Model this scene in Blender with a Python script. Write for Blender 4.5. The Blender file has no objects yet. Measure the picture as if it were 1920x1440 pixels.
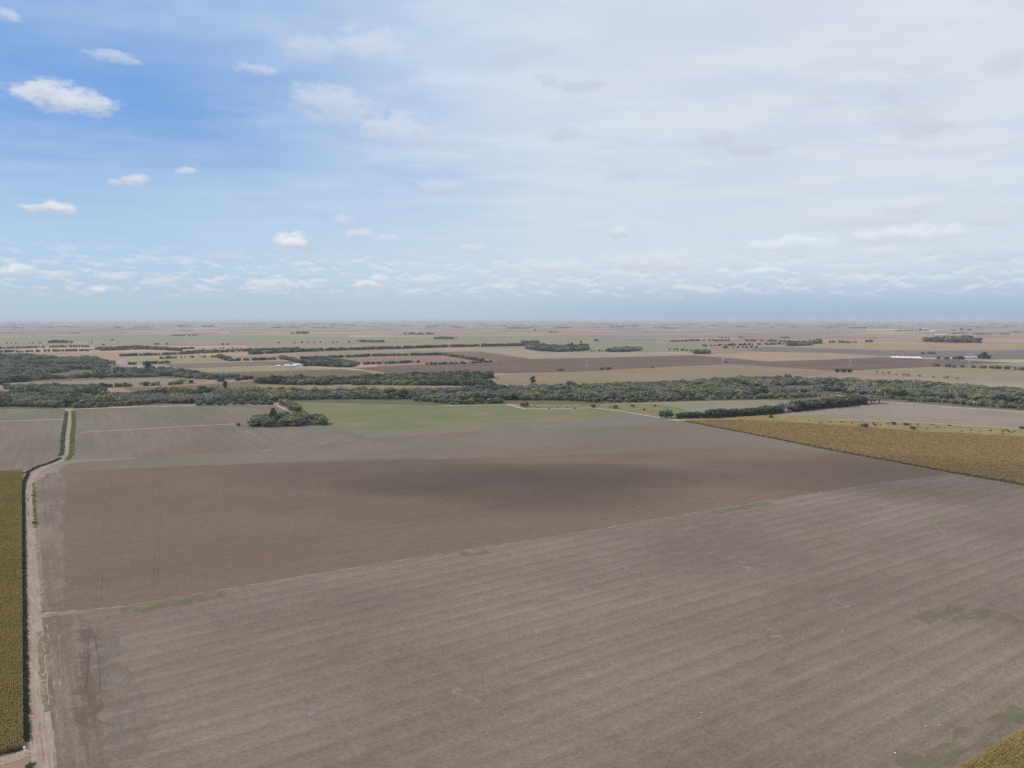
import bpy, bmesh, math, random
import numpy as np
R = math.radians
random.seed(7); rng = np.random.default_rng(7)
sc = bpy.context.scene
C = sc.collection

# ------------------------------------------------------------------ camera
CAM_H = 120.0; FPX = 1346.0; TILT = math.atan(122.0 / FPX)
cam = bpy.data.cameras.new('camera'); cam_o = bpy.data.objects.new('camera', cam); C.objects.link(cam_o)
cam.sensor_width = 36.0; cam.lens = 36.0 * FPX / 1920.0
cam.clip_start = 0.5; cam.clip_end = 200000.0
cam_o.location = (0, 0, CAM_H); cam_o.rotation_euler = (math.pi / 2 - TILT, 0, 0)
sc.camera = cam_o

SUN_AZ = R(-80.0); SUN_EL = R(42.0)          # azimuth measured from +Y towards +X
SUND = (math.sin(SUN_AZ) * math.cos(SUN_EL), math.cos(SUN_AZ) * math.cos(SUN_EL), math.sin(SUN_EL))
sun = bpy.data.lights.new('sun', 'SUN'); sun_o = bpy.data.objects.new('sun', sun); C.objects.link(sun_o)
sun.energy = 3.4; sun.angle = R(0.6); sun.color = (1.0, 0.93, 0.84)
from mathutils import Vector, noise as mnoise
sun_o.rotation_euler = Vector((-SUND[0], -SUND[1], -SUND[2])).to_track_quat('-Z', 'Y').to_euler()

sc.view_settings.view_transform = 'Standard'; sc.view_settings.look = 'None'
sc.view_settings.exposure = 0.0; sc.view_settings.gamma = 1.0; sc.view_settings.use_curve_mapping = False
sc.cycles.use_denoising = False
sc.cycles.max_bounces = 6; sc.cycles.diffuse_bounces = 2; sc.cycles.volume_bounces = 1
sc.cycles.transparent_max_bounces = 16
sc.cycles.sample_clamp_indirect = 4.0

# ------------------------------------------------------------------ node helper
class NT:
    def __init__(s, tree): s.t = tree; s.n = tree.nodes; s.l = tree.links
    def link(s, v, sock):
        if hasattr(v, 'is_output'): s.l.new(v, sock)
        elif v is not None: sock.default_value = v
    def math(s, op, a, b=None, c=None, clamp=False):
        n = s.n.new('ShaderNodeMath'); n.operation = op; n.use_clamp = clamp
        s.link(a, n.inputs[0])
        if b is not None: s.link(b, n.inputs[1])
        if c is not None: s.link(c, n.inputs[2])
        return n.outputs[0]
    def vmath(s, op, a, b=None, c=None):
        n = s.n.new('ShaderNodeVectorMath'); n.operation = op
        s.link(a, n.inputs[0])
        if b is not None: s.link(b, n.inputs[1])
        if c is not None: s.link(c, n.inputs[2])
        return n.outputs['Value'] if op in ('LENGTH', 'DOT_PRODUCT', 'DISTANCE') else n.outputs[0]
    def smooth(s, v, a, b, lo=0.0, hi=1.0):
        n = s.n.new('ShaderNodeMapRange'); n.interpolation_type = 'SMOOTHSTEP'
        s.link(v, n.inputs[0]); n.inputs[1].default_value = a; n.inputs[2].default_value = b
        n.inputs[3].default_value = lo; n.inputs[4].default_value = hi
        return n.outputs[0]
    def mix(s, f, a, b, mode='MIX'):
        n = s.n.new('ShaderNodeMix'); n.data_type = 'RGBA'; n.blend_type = mode; n.clamp_factor = True
        s.link(f, n.inputs[0])
        for v, i in ((a, 6), (b, 7)):
            s.link((*v, 1.0) if isinstance(v, tuple) and len(v) == 3 else v, n.inputs[i])
        return n.outputs[2]
    def noise(s, vec, scale, detail=3.0, rough=0.55, dim='3D'):
        n = s.n.new('ShaderNodeTexNoise'); n.noise_dimensions = dim
        s.link(vec, n.inputs['Vector']); n.inputs['Scale'].default_value = scale
        n.inputs['Detail'].default_value = detail; n.inputs['Roughness'].default_value = rough
        return n.outputs[0]
    def xyz(s, x, y, z):
        n = s.n.new('ShaderNodeCombineXYZ'); s.link(x, n.inputs[0]); s.link(y, n.inputs[1]); s.link(z, n.inputs[2])
        return n.outputs[0]

def lin(r, g, b):
    f = lambda c: (c / 255 / 12.92) if c / 255 <= 0.04045 else ((c / 255 + 0.055) / 1.055) ** 2.4
    return (f(r), f(g), f(b))

def pix_dir(x, y):
    a = (x - 960) / FPX; b = (720 - y) / FPX
    ct, st = math.cos(TILT), math.sin(TILT)
    return Vector((a, ct + b * st, -st + b * ct)).normalized()
def P(x, y):
    """ground point seen at a photograph position"""
    d = pix_dir(x, y); k = CAM_H / -d.z
    return Vector((d.x * k, d.y * k, 0.0))
def mpp(y):
    """metres per photograph pixel across, at that ground row"""
    return CAM_H / (math.sin(TILT) + (y - 720) / FPX * math.cos(TILT)) / FPX

# ------------------------------------------------------------------ world: sky with veil and cumulus
w = bpy.data.worlds.new('World'); sc.world = w; w.use_nodes = True
wt = NT(w.node_tree); w.node_tree.nodes.clear()
out = wt.n.new('ShaderNodeOutputWorld'); bg = wt.n.new('ShaderNodeBackground'); wt.l.new(bg.outputs[0], out.inputs[0])
SKY_K = 0.1; bg.inputs[1].default_value = SKY_K
sky = wt.n.new('ShaderNodeTexSky'); sky.sky_type = 'NISHITA'; sky.sun_disc = False
sky.sun_elevation = SUN_EL; sky.sun_rotation = SUN_AZ; sky.altitude = 300; sky.air_density = 1.0; sky.dust_density = 0.6; sky.ozone_density = 1.6
tc = wt.n.new('ShaderNodeTexCoord'); sep = wt.n.new('ShaderNodeSeparateXYZ'); wt.l.new(tc.outputs['Generated'], sep.inputs[0])
az = wt.math('MULTIPLY', wt.math('ARCTAN2', sep.outputs[0], sep.outputs[1]), 180 / math.pi)
el = wt.math('MULTIPLY', wt.math('ARCSINE', sep.outputs[2]), 180 / math.pi)
elp = wt.math('MAXIMUM', el, 0.0)
uv = wt.xyz(az, el, 0.0)
def skyc(r, g, b): return tuple(c / SKY_K for c in lin(r, g, b))
# planar layer coordinates (a cloud deck seen in perspective)
zc = wt.math('MAXIMUM', sep.outputs[2], 0.02)
deck = wt.xyz(wt.math('DIVIDE', sep.outputs[0], zc), wt.math('DIVIDE', sep.outputs[1], zc), 0.0)
n_big = wt.noise(deck, 0.45, 3.0, 0.5)
n_wisp = wt.noise(wt.vmath('MULTIPLY', deck, (1.0, 1.5, 1.0)), 1.0, 5.0, 0.6)
n_ang = wt.noise(wt.vmath('MULTIPLY', uv, (0.045, 0.10, 1.0)), 1.0, 3.0, 0.55)
# high veil: thin over the left quarter, dense to the right
veil_az = wt.smooth(wt.math('ADD', wt.math('ADD', az, wt.math('MULTIPLY', elp, 0.55)), wt.math('MULTIPLY', wt.math('SUBTRACT', n_ang, 0.5), 46.0)), -30.0, 14.0)
veil = wt.math('ADD', wt.math('MULTIPLY', veil_az, 0.86), wt.math('MULTIPLY', wt.smooth(n_wisp, 0.38, 0.75), 0.30), clamp=True)
blue = wt.mix(0.75, sky.outputs[0], skyc(112, 163, 228))
veil_col = wt.mix(wt.smooth(az, -30.0, 25.0), skyc(196, 216, 238), skyc(217, 224, 235))
col = wt.mix(veil, blue, veil_col)
# soft lilac-white brightening patches inside the veil
col = wt.mix(wt.math('MULTIPLY', wt.smooth(n_big, 0.45, 0.7), wt.math('MULTIPLY', veil_az, 0.5)), col, skyc(222, 226, 240))
# paler, then grey-blue air towards the horizon
col = wt.mix(wt.smooth(elp, 15.0, 3.5, 0.0, 0.85), col, wt.mix(wt.smooth(az, -30.0, 10.0), skyc(184, 211, 233), skyc(209, 222, 234)))
col = wt.mix(wt.smooth(elp, 4.6, 0.0, 0.0, 0.95), col, wt.mix(wt.smooth(az, -10.0, 20.0), skyc(181, 199, 215), skyc(162, 183, 209)))

# rows of small far cumulus just above the horizon
hz_n = wt.noise(wt.vmath('MULTIPLY', uv, (0.55, 1.5, 1.0)), 1.0, 6.0, 0.62)
hz_band = wt.math('MULTIPLY', wt.smooth(el, 1.2, 2.4), wt.smooth(el, 6.0, 3.6))
hz_m = wt.math('MULTIPLY', wt.smooth(hz_n, 0.42, 0.66), wt.math('MULTIPLY', hz_band, 0.58))
hz_top = wt.noise(wt.vmath('MULTIPLY', wt.vmath('ADD', uv, (0.0, -0.25, 0.0)), (0.55, 1.5, 1.0)), 1.0, 6.0, 0.62)
hz_c = wt.mix(wt.smooth(wt.math('SUBTRACT', hz_n, hz_top), -0.06, 0.06), skyc(192, 202, 218), skyc(228, 231, 237))
col = wt.mix(hz_m, col, hz_c)
base_col = col
# placed cumulus: px x, px y, half width, half height, opacity, top colour, base colour
W1 = (226, 230, 237); W2 = (236, 239, 243); G1 = (196, 204, 216); G2 = (190, 203, 218); LIL = (202, 206, 221)
CL = [(105, 180, 95, 34, .85, W1, G1), (170, 196, 60, 26, .7, W1, G1), (210, 106, 60, 15, .42, W1, G1), (15, 28, 30, 14, .5, W1, G1), (480, 130, 48, 15, .4, W1, G1),
      (690, 85, 70, 38, .5, W1, (205, 212, 226)), (580, 90, 70, 34, .3, W1, LIL), (625, 195, 95, 42, .55, (218, 223, 234), (202, 210, 225)), (740, 240, 95, 36, .6, (222, 226, 235), (200, 208, 222)), (850, 268, 100, 20, .5, (206, 213, 226), (192, 204, 220)),
      (215, 342, 24, 8, .5, W1, G1), (258, 339, 34, 13, .75, W1, G1), (350, 321, 24, 9, .6, W1, G1), (68, 392, 38, 14, .7, W1, G1), (108, 390, 40, 17, .8, W2, G1),
      (547, 453, 36, 24, .95, W2, (196, 205, 220)), (575, 468, 36, 9, .6, G1, G2), (640, 413, 28, 15, .45, W1, G1), (675, 440, 34, 13, .55, W1, G1), (725, 446, 26, 8, .4, W1, G1),
      (400, 482, 56, 11, .5, (205, 212, 222), G2), (30, 507, 50, 15, .75, W2, G1), (110, 514, 46, 10, .5, W1, G1), (820, 350, 60, 20, .38, W1, G1), (885, 466, 28, 11, .5, W1, G1),
      (960, 112, 60, 22, .42, G1, G2), (1020, 95, 50, 16, .3, G1, G2), (1025, 150, 24, 18, .5, G1, G2), (1085, 162, 60, 15, .6, G1, G2), (1065, 250, 44, 17, .45, G1, G2), (1170, 328, 50, 12, .3, G1, G2),
      (1350, 262, 50, 18, .5, LIL, (200, 206, 220)), (1410, 283, 70, 15, .6, LIL, (198, 205, 220)), (1540, 190, 40, 12, .25, LIL, G2), (1700, 215, 90, 34, .42, LIL, (198, 208, 224)), (1730, 245, 70, 22, .55, LIL, (198, 206, 220)), (1670, 180, 36, 22, .42, LIL, G2), (1885, 122, 50, 28, .4, G1, G2), (1720, 130, 70, 14, .28, LIL, G2),
      (1640, 405, 170, 34, .6, (222, 225, 232), (205, 211, 224)), (1710, 384, 80, 22, .6, W1, LIL), (1700, 440, 150, 24, .65, W2, (206, 213, 226)), (1480, 458, 86, 21, .7, W2, (208, 214, 226)), (1650, 472, 50, 12, .5, W1, LIL), (1160, 437, 30, 12, .6, W1, G1), (1860, 410, 80, 18, .4, (216, 218, 228), LIL), (1840, 480, 120, 16, .45, (200, 210, 226), (186, 199, 222)),
      (690, 533, 34, 12, .7, W2, G1), (712, 522, 22, 12, .7, W2, G1), (185, 545, 20, 9, .6, W2, G1), (220, 521, 24, 10, .6, W1, G1), (310, 525, 44, 12, .6, W1, G1), (520, 532, 66, 14, .6, W2, G1), (805, 523, 50, 13, .55, W1, G1), (940, 536, 34, 12, .55, W1, G1), (1030, 500, 80, 18, .55, W1, LIL), (1225, 488, 110, 24, .5, W1, LIL), (1440, 508, 40, 11, .55, W2, LIL), (1600, 524, 80, 12, .4, W1, LIL), (1290, 540, 60, 8, .45, W2, LIL), (130, 541, 14, 9, .45, W1, G1)]
wob = wt.n.new('ShaderNodeTexNoise'); wob.inputs['Scale'].default_value = 0.8; wob.inputs['Detail'].default_value = 6.0; wob.inputs['Roughness'].default_value = 0.66
wt.l.new(wt.vmath('MULTIPLY', uv, (0.8, 1.5, 1.0)), wob.inputs['Vector'])
wobv = wt.vmath('SUBTRACT', wob.outputs['Color'], (0.5, 0.5, 0.5))
wisp_n = wt.math('MULTIPLY', wt.noise(wt.vmath('MULTIPLY', uv, (0.9, 1.9, 1.0)), 1.0, 6.0, 0.62), 0.7)
for (cx, cy, hw, hh, op, tcol, bcol) in CL:
    d = pix_dir(cx, cy); a0 = math.degrees(math.atan2(d.x, d.y)); e0 = math.degrees(math.asin(d.z))
    d2 = pix_dir(cx + hw, cy); ha = max(0.35, math.degrees(math.atan2(d2.x, d2.y)) - a0)
    he = max(0.25, math.degrees(math.asin(pix_dir(cx, cy - hh).z)) - e0)
    k = 1.18
    uvk = wt.vmath('MULTIPLY_ADD', col, (1e-8, 1e-8, 0.0), uv)     # ties each cloud to the one before so the shader stays compact
    q = wt.vmath('MULTIPLY_ADD', uvk, (1 / (ha * k), 1 / (he * k), 0), (-a0 / (ha * k), -e0 / (he * k), 0))
    amp = min(2.2, 1.25 + 0.3 / he)
    q = wt.vmath('MULTIPLY_ADD', wobv, (amp, amp, 0.0), q)
    ln = wt.vmath('LENGTH', q)
    m = wt.smooth(wt.math('ADD', ln, wisp_n), 1.26, 0.66, 0.0, op)
    sy = wt.n.new('ShaderNodeSeparateXYZ'); wt.l.new(q, sy.inputs[0])
    cc = wt.mix(wt.smooth(sy.outputs[1], -0.5, 0.3), skyc(*bcol), skyc(*tcol))
    col = wt.mix(m, col, cc)
# below the horizon line: same grey-blue air
col = wt.mix(wt.smooth(el, 0.0, -0.6), col, skyc(165, 180, 200))
base_col = wt.mix(wt.smooth(el, 0.0, -0.6), base_col, skyc(165, 180, 200))
bg2 = wt.n.new('ShaderNodeBackground'); bg2.inputs[1].default_value = SKY_K; wt.l.new(col, bg2.inputs[0]); wt.l.new(base_col, bg.inputs[0])
# the placed clouds all lie in one part of the sky; elsewhere the shader can skip them (no visual difference)
has = wt.math('MULTIPLY', wt.math('LESS_THAN', wt.math('ABSOLUTE', az), 46.0), wt.math('MULTIPLY', wt.math('LESS_THAN', el, 34.0), wt.math('GREATER_THAN', el, 0.0)))
ms = wt.n.new('ShaderNodeMixShader'); wt.l.new(has, ms.inputs[0]); wt.l.new(bg.outputs[0], ms.inputs[1]); wt.l.new(bg2.outputs[0], ms.inputs[2]); wt.l.new(ms.outputs[0], out.inputs[0])

# ------------------------------------------------------------------ material helpers
def new_mat(name):
    m = bpy.data.materials.new(name); m.use_nodes = True
    t = NT(m.node_tree); b = m.node_tree.nodes['Principled BSDF']
    b.inputs['Roughness'].default_value = 0.95; b.inputs['Specular IOR Level'].default_value = 0.12
    return m, t, b
def world_pos(t, deg=0.0):
    g = t.n.new('ShaderNodeNewGeometry')
    if not deg: return g.outputs['Position']
    r = t.n.new('ShaderNodeVectorRotate'); r.rotation_type = 'Z_AXIS'; r.inputs['Angle'].default_value = -R(deg)
    t.l.new(g.outputs['Position'], r.inputs['Vector']); return r.outputs[0]
def rowdir(p, q):
    a, b = P(*p), P(*q); return math.degrees(math.atan2(b.y - a.y, b.x - a.x))

def field_mat(name, c1, c2, c3=None, green=None, deg=0.0, stripe=9.0, length=160.0, streak=0.6, patch=140.0, grain=0.18, gthr=0.6, seed=0.0, gfreq=70.0, swath=None, fade=None):
    """soil / stubble: two tones in streaks along the rows, third tone in patches, weeds in thresholded patches"""
    c1, c2, c3, green = [c and (c[0] * .91, c[1] * .845, c[2] * .75) for c in (c1, c2, c3, green)]     # warm tint put into all field colours to offset the blue skylight
    m, t, b = new_mat(name)
    p = t.vmath('ADD', world_pos(t, deg), (seed * 131.7, seed * 77.3, 0.0))
    st = t.noise(t.vmath('MULTIPLY', p, (1 / length, 1 / stripe, 0.0)), 1.0, 6.0, 0.62)
    pa = t.noise(t.vmath('MULTIPLY', p, (1 / (patch * 1.6), 1 / patch, 0.0)), 1.0, 4.0, 0.55)
    fine = t.noise(t.vmath('MULTIPLY', p, (0.62, 1.05, 0.0)), 1.0, 4.0, 0.72)
    g2 = t.noise(p, 0.16, 4.0, 0.7)
    f = t.smooth(t.math('ADD', t.math('MULTIPLY', t.math('SUBTRACT', st, 0.5), streak * 1.6), pa), 0.30, 0.70)
    col = t.mix(f, c1, c2)
    if c3: col = t.mix(t.math('MULTIPLY', t.smooth(t.noise(p, 1 / (patch * 0.8), 5.0, 0.6), 0.50, 0.68), 0.75), col, c3)
    if green:
        gm = t.math('ADD', t.noise(t.vmath('MULTIPLY', p, (1 / (gfreq * 1.8), 1 / gfreq, 0.0)), 1.0, 5.0, 0.6), t.math('MULTIPLY', t.math('SUBTRACT', st, 0.5), 0.35))
        col = t.mix(t.math('MULTIPLY', t.smooth(gm, gthr, gthr + 0.16), 0.75), col, green)
    if fade:            # crop thins out towards one side of the field
        c, v0, v1 = fade; sp = t.n.new('ShaderNodeSeparateXYZ'); t.l.new(t.vmath('ADD', world_pos(t, deg), (0.0, 0.0, 0.0)), sp.inputs[0])
        wav = t.math('ADD', sp.outputs[1], t.math('MULTIPLY', t.math('SUBTRACT', pa, 0.5), (v1 - v0) * 2.2))
        col = t.mix(t.smooth(wav, v0, v1), c, col)
    if swath:           # passes of the machine: broad lighter and darker bands
        per, amp = swath; sp = t.n.new('ShaderNodeSeparateXYZ'); t.l.new(p, sp.inputs[0])
        ph = t.math('MULTIPLY_ADD', t.math('SUBTRACT', t.noise(t.vmath('MULTIPLY', p, (1 / 120, 1 / 30, 0.0)), 1.0, 2.0, 0.5), 0.5), 1.6, t.math('MULTIPLY', sp.outputs[1], 2 * math.pi / per))
        sw = t.math('ADD', t.math('MULTIPLY', t.math('SINE', ph), 0.6), t.math('MULTIPLY', t.math('SINE', t.math('MULTIPLY', ph, 2.0)), 0.4))
        sw = t.math('MULTIPLY_ADD', t.math('MULTIPLY', sw, t.smooth(pa, 0.3, 0.65, 0.35, 1.0)), amp, 1.0)
        col = t.mix(1.0, col, t.xyz(sw, sw, sw), 'MULTIPLY')
    fur = t.noise(t.vmath('MULTIPLY', p, (1 / 22, 1 / 1.1, 0.0)), 1.0, 3.0, 0.6)
    k = t.math('ADD', t.math('MULTIPLY', t.math('ADD', t.math('SUBTRACT', fine, 0.5), t.math('MULTIPLY', t.math('SUBTRACT', fur, 0.5), 0.28)), grain * 7.0), t.math('MULTIPLY_ADD', t.math('SUBTRACT', g2, 0.5), grain * 3.0, 1.0))
    col = t.mix(1.0, col, t.xyz(k, k, k), 'MULTIPLY')
    t.l.new(col, b.inputs['Base Color'])
    bm = t.n.new('ShaderNodeBump'); bm.inputs['Strength'].default_value = 0.5; bm.inputs['Distance'].default_value = 0.12
    t.l.new(fine, bm.inputs['Height']); t.l.new(bm.outputs[0], b.inputs['Normal'])
    return m

def plain_mat(name, c, var=0.15, scale=1.0, rough=0.85):
    m, t, b = new_mat(name); b.inputs['Roughness'].default_value = rough
    n = t.noise(world_pos(t), scale, 4.0, 0.6)
    k = t.math('MULTIPLY_ADD', t.math('SUBTRACT', n, 0.5), var * 2, 1.0)
    t.l.new(t.mix(1.0, c, t.xyz(k, k, k), 'MULTIPLY'), b.inputs['Base Color'])
    return m

def leaf_mat(name, ca, cb, cc=None, scale=0.35):
    """foliage: per-plant tone plus leaf clump variation"""
    m, t, b = new_mat(name)
    oi = t.n.new('ShaderNodeObjectInfo')
    col = t.mix(oi.outputs['Random'], ca, cb)
    if cc:
        r2 = t.math('FRACT', t.math('MULTIPLY', oi.outputs['Random'], 7.31))
        col = t.mix(t.smooth(r2, 0.62, 0.95), col, cc)
    n = t.noise(world_pos(t), scale, 4.0, 0.65)
    k = t.smooth(n, 0.25, 0.75, 0.62, 1.45)
    col = t.mix(1.0, col, t.xyz(k, k, k), 'MULTIPLY')
    t.l.new(col, b.inputs['Base Color']); b.inputs['Roughness'].default_value = 0.8
    return m

def patchy_mat(name, c1, c2, thr=0.45, freq=0.12, soft=0.2, deg=0.0, aniso=1.0):
    """thin worn strip that lets the field show through where it is broken"""
    m, t, b = new_mat(name); p = t.vmath('MULTIPLY', world_pos(t, deg), (1 / aniso, 1.0, 1.0))
    n = t.noise(p, freq, 6.0, 0.68); n2 = t.noise(p, freq * 5, 4.0, 0.6)
    t.l.new(t.mix(n2, c1, c2), b.inputs['Base Color'])
    tr = t.n.new('ShaderNodeBsdfTransparent'); mx = t.n.new('ShaderNodeMixShader')
    t.l.new(t.smooth(n, thr, thr + soft), mx.inputs[0]); t.l.new(tr.outputs[0], mx.inputs[1]); t.l.new(b.outputs[0], mx.inputs[2])
    t.l.new(mx.outputs[0], m.node_tree.nodes['Material Output'].inputs[0])
    return m

# ------------------------------------------------------------------ object helpers
def link_mesh(name, verts, faces, mat, parent=None, smooth=False):
    me = bpy.data.meshes.new(name); me.from_pydata([tuple(v) for v in verts], [], faces); me.update()
    if mat: me.materials.append(mat)
    if smooth: me.polygons.foreach_set('use_smooth', [True] * len(me.polygons))
    o = bpy.data.objects.new(name, me); C.objects.link(o)
    if parent: o.parent = parent
    return o
def tag(o, label=None, cat=None, group=None, kind=None):
    if label: o['label'] = label
    if cat: o['category'] = cat
    if group: o['group'] = group
    if kind: o['kind'] = kind
    return o
def empty(name, loc, rz=0.0, scale=1.0):
    o = bpy.data.objects.new(name, None); C.objects.link(o); o.location = loc; o.rotation_euler = (0, 0, rz); o.scale = (scale,) * 3
    o.empty_display_size = 0.5
    return o
def box_geo(x0, x1, y0, y1, z0, z1, V, F):
    n = len(V)
    V += [(x0, y0, z0), (x1, y0, z0), (x1, y1, z0), (x0, y1, z0), (x0, y0, z1), (x1, y0, z1), (x1, y1, z1), (x0, y1, z1)]
    F += [(n, n + 3, n + 2, n + 1), (n + 4, n + 5, n + 6, n + 7), (n, n + 1, n + 5, n + 4), (n + 1, n + 2, n + 6, n + 5), (n + 2, n + 3, n + 7, n + 6), (n + 3, n, n + 4, n + 7)]
def bar_geo(a, b, r, V, F, r2=None):
    a, b = Vector(a), Vector(b); d = (b - a).normalized(); r2 = r if r2 is None else r2
    u = d.cross(Vector((0.31, 0.87, 0.21))).normalized(); v = d.cross(u); n = len(V)
    for c, rr in ((a, r), (b, r2)):
        for s, q in ((1, 1), (-1, 1), (-1, -1), (1, -1)): V.append(tuple(c + u * rr * s + v * rr * q))
    for i in range(4): j = (i + 1) % 4; F.append((n + i, n + j, n + 4 + j, n + 4 + i))
    F += [(n + 3, n + 2, n + 1, n), (n + 4, n + 5, n + 6, n + 7)]

LAYER = [0.02]
def sheet(name, pts, mat, z=None, jit=0.0, step=14.0, label=None):
    """flat ground polygon given by its outline in photograph positions"""
    if z is None: LAYER[0] += 0.008; z = LAYER[0]
    wp = [P(*p) for p in pts]; o2 = []
    for i, a in enumerate(wp):
        b = wp[(i + 1) % len(wp)]; L = (b - a).length; k = max(1, int(L / step)) if jit else 1
        k = min(k, 160)
        for j in range(k):
            q = a.lerp(b, j / k)
            if jit and j: q = q + Vector((random.gauss(0, jit), random.gauss(0, jit), 0))
            o2.append(q)
    bm = bmesh.new(); vs = [bm.verts.new((q.x, q.y, z)) for q in o2]
    f = bm.faces.new(vs); f.normal_update()
    if f.normal.z < 0: f.normal_flip()
    bmesh.ops.triangulate(bm, faces=bm.faces[:])
    me = bpy.data.meshes.new(name); bm.to_mesh(me); bm.free(); me.materials.append(mat)
    o = bpy.data.objects.new(name, me); C.objects.link(o)
    return tag(o, label, kind='structure')
def resample(pts, step):
    o2 = []
    for a, b in zip(pts, pts[1:]):
        k = max(1, int((b - a).length / step))
        o2 += [a.lerp(b, j / k) for j in range(k)]
    return o2 + [pts[-1]]
def smooth_line(pts, it=2):
    for _ in range(it):
        q = [pts[0]]
        for a, b in zip(pts, pts[1:]): q += [a.lerp(b, .25), a.lerp(b, .75)]
        pts = q + [pts[-1]]
    return pts
def ribbon(name, px, width, mat, z, jit=0.0, step=4.0, smooth=0, off=0.0, label=None, world=None):
    pts = world if world else [P(*p) for p in px]
    if smooth: pts = smooth_line(pts, smooth)
    wd = width if callable(width) else (lambda s: width)
    pts = resample(pts, step); V = []; F = []; s = 0.0
    for i, q in enumerate(pts):
        a = pts[max(0, i - 1)]; b = pts[min(len(pts) - 1, i + 1)]; d = (b - a).normalized(); n = Vector((-d.y, d.x, 0))
        h = wd(i / (len(pts) - 1)) / 2; o = off
        V += [q + n * (h + o + random.gauss(0, jit)) + Vector((0, 0, z)), q + n * (-h + o + random.gauss(0, jit)) + Vector((0, 0, z))]
        if i: F.append((2 * i - 2, 2 * i - 1, 2 * i + 1, 2 * i))
    o = link_mesh(name, V, F, mat); return tag(o, label, kind='structure')

# ------------------------------------------------------------------ terrain: one sheet to the horizon
m, t, b = new_mat('plain_patchwork')
p = world_pos(t, 9.0)
# far fields: two brick-like grids of parcels, tones picked per parcel
def cells(vec, sx, sy, off):
    q = t.vmath('FLOOR', t.vmath('MULTIPLY_ADD', vec, (1 / sx, 1 / sy, 0.0), (off, off * 1.7, 0.0)))
    n = t.n.new('ShaderNodeTexWhiteNoise'); n.noise_dimensions = '2D'; t.l.new(q, n.inputs['Vector']); return n.outputs['Value']
r1 = cells(p, 1150.0, 620.0, 0.3); r2 = cells(p, 540.0, 1300.0, 5.1)
ramp = t.n.new('ShaderNodeValToRGB'); ramp.color_ramp.interpolation = 'CONSTANT'
cols = [(0, (.28, .190, .130)), (.16, (.32, .220, .135)), (.32, (.23, .18, .145)), (.45, (.36, .26, .17)), (.58, (.26, .175, .13)), (.74, (.20, .195, .115)), (.79, (.30, .225, .165)), (.91, (.19, .135, .10))]
while len(ramp.color_ramp.elements) < len(cols): ramp.color_ramp.elements.new(0.5)
for e, (q, c) in zip(ramp.color_ramp.elements, cols): e.position = q; e.color = (*c, 1)
t.l.new(t.math('FRACT', t.math('ADD', r1, t.math('MULTIPLY', r2, 0.35))), ramp.inputs[0])
n1 = t.noise(t.vmath('MULTIPLY', p, (1 / 900, 1 / 160, 0)), 1.0, 5.0, 0.6); k = t.smooth(n1, 0.3, 0.7, 0.82, 1.18)
t.l.new(t.mix(1.0, ramp.outputs[0], t.xyz(k, k, k), 'MULTIPLY'), b.inputs['Base Color'])
S = 60000.0
V = [(x, y, 0.0) for y in np.linspace(-4000, S, 9) for x in np.linspace(-S, S, 9)]
F = [(j * 9 + i, j * 9 + i + 1, j * 9 + i + 10, j * 9 + i + 9) for j in range(8) for i in range(8)]
tag(link_mesh('ground', V, F, m), kind='structure')

ROADDIR = rowdir((66, 1250), (54, 960)); ROADDIR2 = rowdir((128, 835), (134, 775))
ROWS1 = rowdir((700, 1294), (1075, 1187))
ROWS = rowdir((230, 1138), (1660, 905))      # direction of the drilling rows in the large near fields
def VF(x, y):
    q = P(x, y); a = -R(ROWS); return q.x * math.sin(a) + q.y * math.cos(a)
# ---- near fields
m_front = field_mat('stubble_front', (.182, .147, .123), (.238, .197, .168), c3=(.200, .160, .136), green=(.150, .148, .085), deg=ROWS1, stripe=7.0, length=300, streak=0.12, patch=75, grain=0.17, gthr=0.60, gfreq=34, swath=(9.6, 0.115))
m_brown = field_mat('brown_stubble', (.165, .120, .092), (.192, .146, .114), c3=(.172, .136, .114), deg=ROWS, stripe=2.2, length=260, streak=0.45, patch=110, grain=0.13, seed=2)
m_grey = field_mat('grey_stubble', (.172, .150, .122), (.205, .180, .148), c3=(.165, .142, .128), green=(.165, .165, .105), deg=ROWS, stripe=4.0, length=260, streak=0.5, patch=120, grain=0.14, gthr=0.55, seed=3)
m_grey2 = field_mat('grey_stubble_left', (.165, .142, .118), (.208, .182, .150), c3=(.175, .150, .130), green=(.150, .158, .105), deg=ROADDIR2, stripe=5.0, length=160, streak=0.5, patch=80, grain=0.15, gthr=0.60, seed=4)
m_green = field_mat('sprouting_field', (.150, .178, .082), (.205, .195, .115), c3=(.255, .195, .140), green=(.125, .178, .058), deg=ROWS, stripe=9.0, length=190, streak=0.7, patch=90, grain=0.13, gthr=0.52, seed=5, fade=((.175, .150, .122), VF(900, 818), VF(900, 780)))
m_pale = field_mat('pale_stubble', (.255, .218, .185), (.300, .262, .225), c3=(.235, .205, .185), deg=4, stripe=6, length=220, streak=0.6, patch=90, grain=0.10, seed=6)
m_ygrass = field_mat('dry_grass', (.235, .195, .085), (.290, .245, .125), c3=(.200, .185, .085), green=(.150, .165, .065), deg=8, stripe=7, length=40, streak=0.6, patch=40, grain=0.22, gthr=0.58, seed=7, gfreq=22)
m_past = field_mat('rough_pasture', (.185, .180, .085), (.240, .215, .115), c3=(.165, .150, .090), green=(.120, .155, .055), deg=0, stripe=10, length=40, streak=0.7, patch=40, grain=0.25, gthr=0.52, seed=8, gfreq=25)
m_headl = field_mat('headland', (.168, .132, .108), (.225, .190, .155), c3=(.180, .135, .110), green=(.160, .160, .100), deg=ROADDIR, stripe=3.0, length=70, streak=0.9, patch=30, grain=0.18, gthr=0.66, seed=9)
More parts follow.
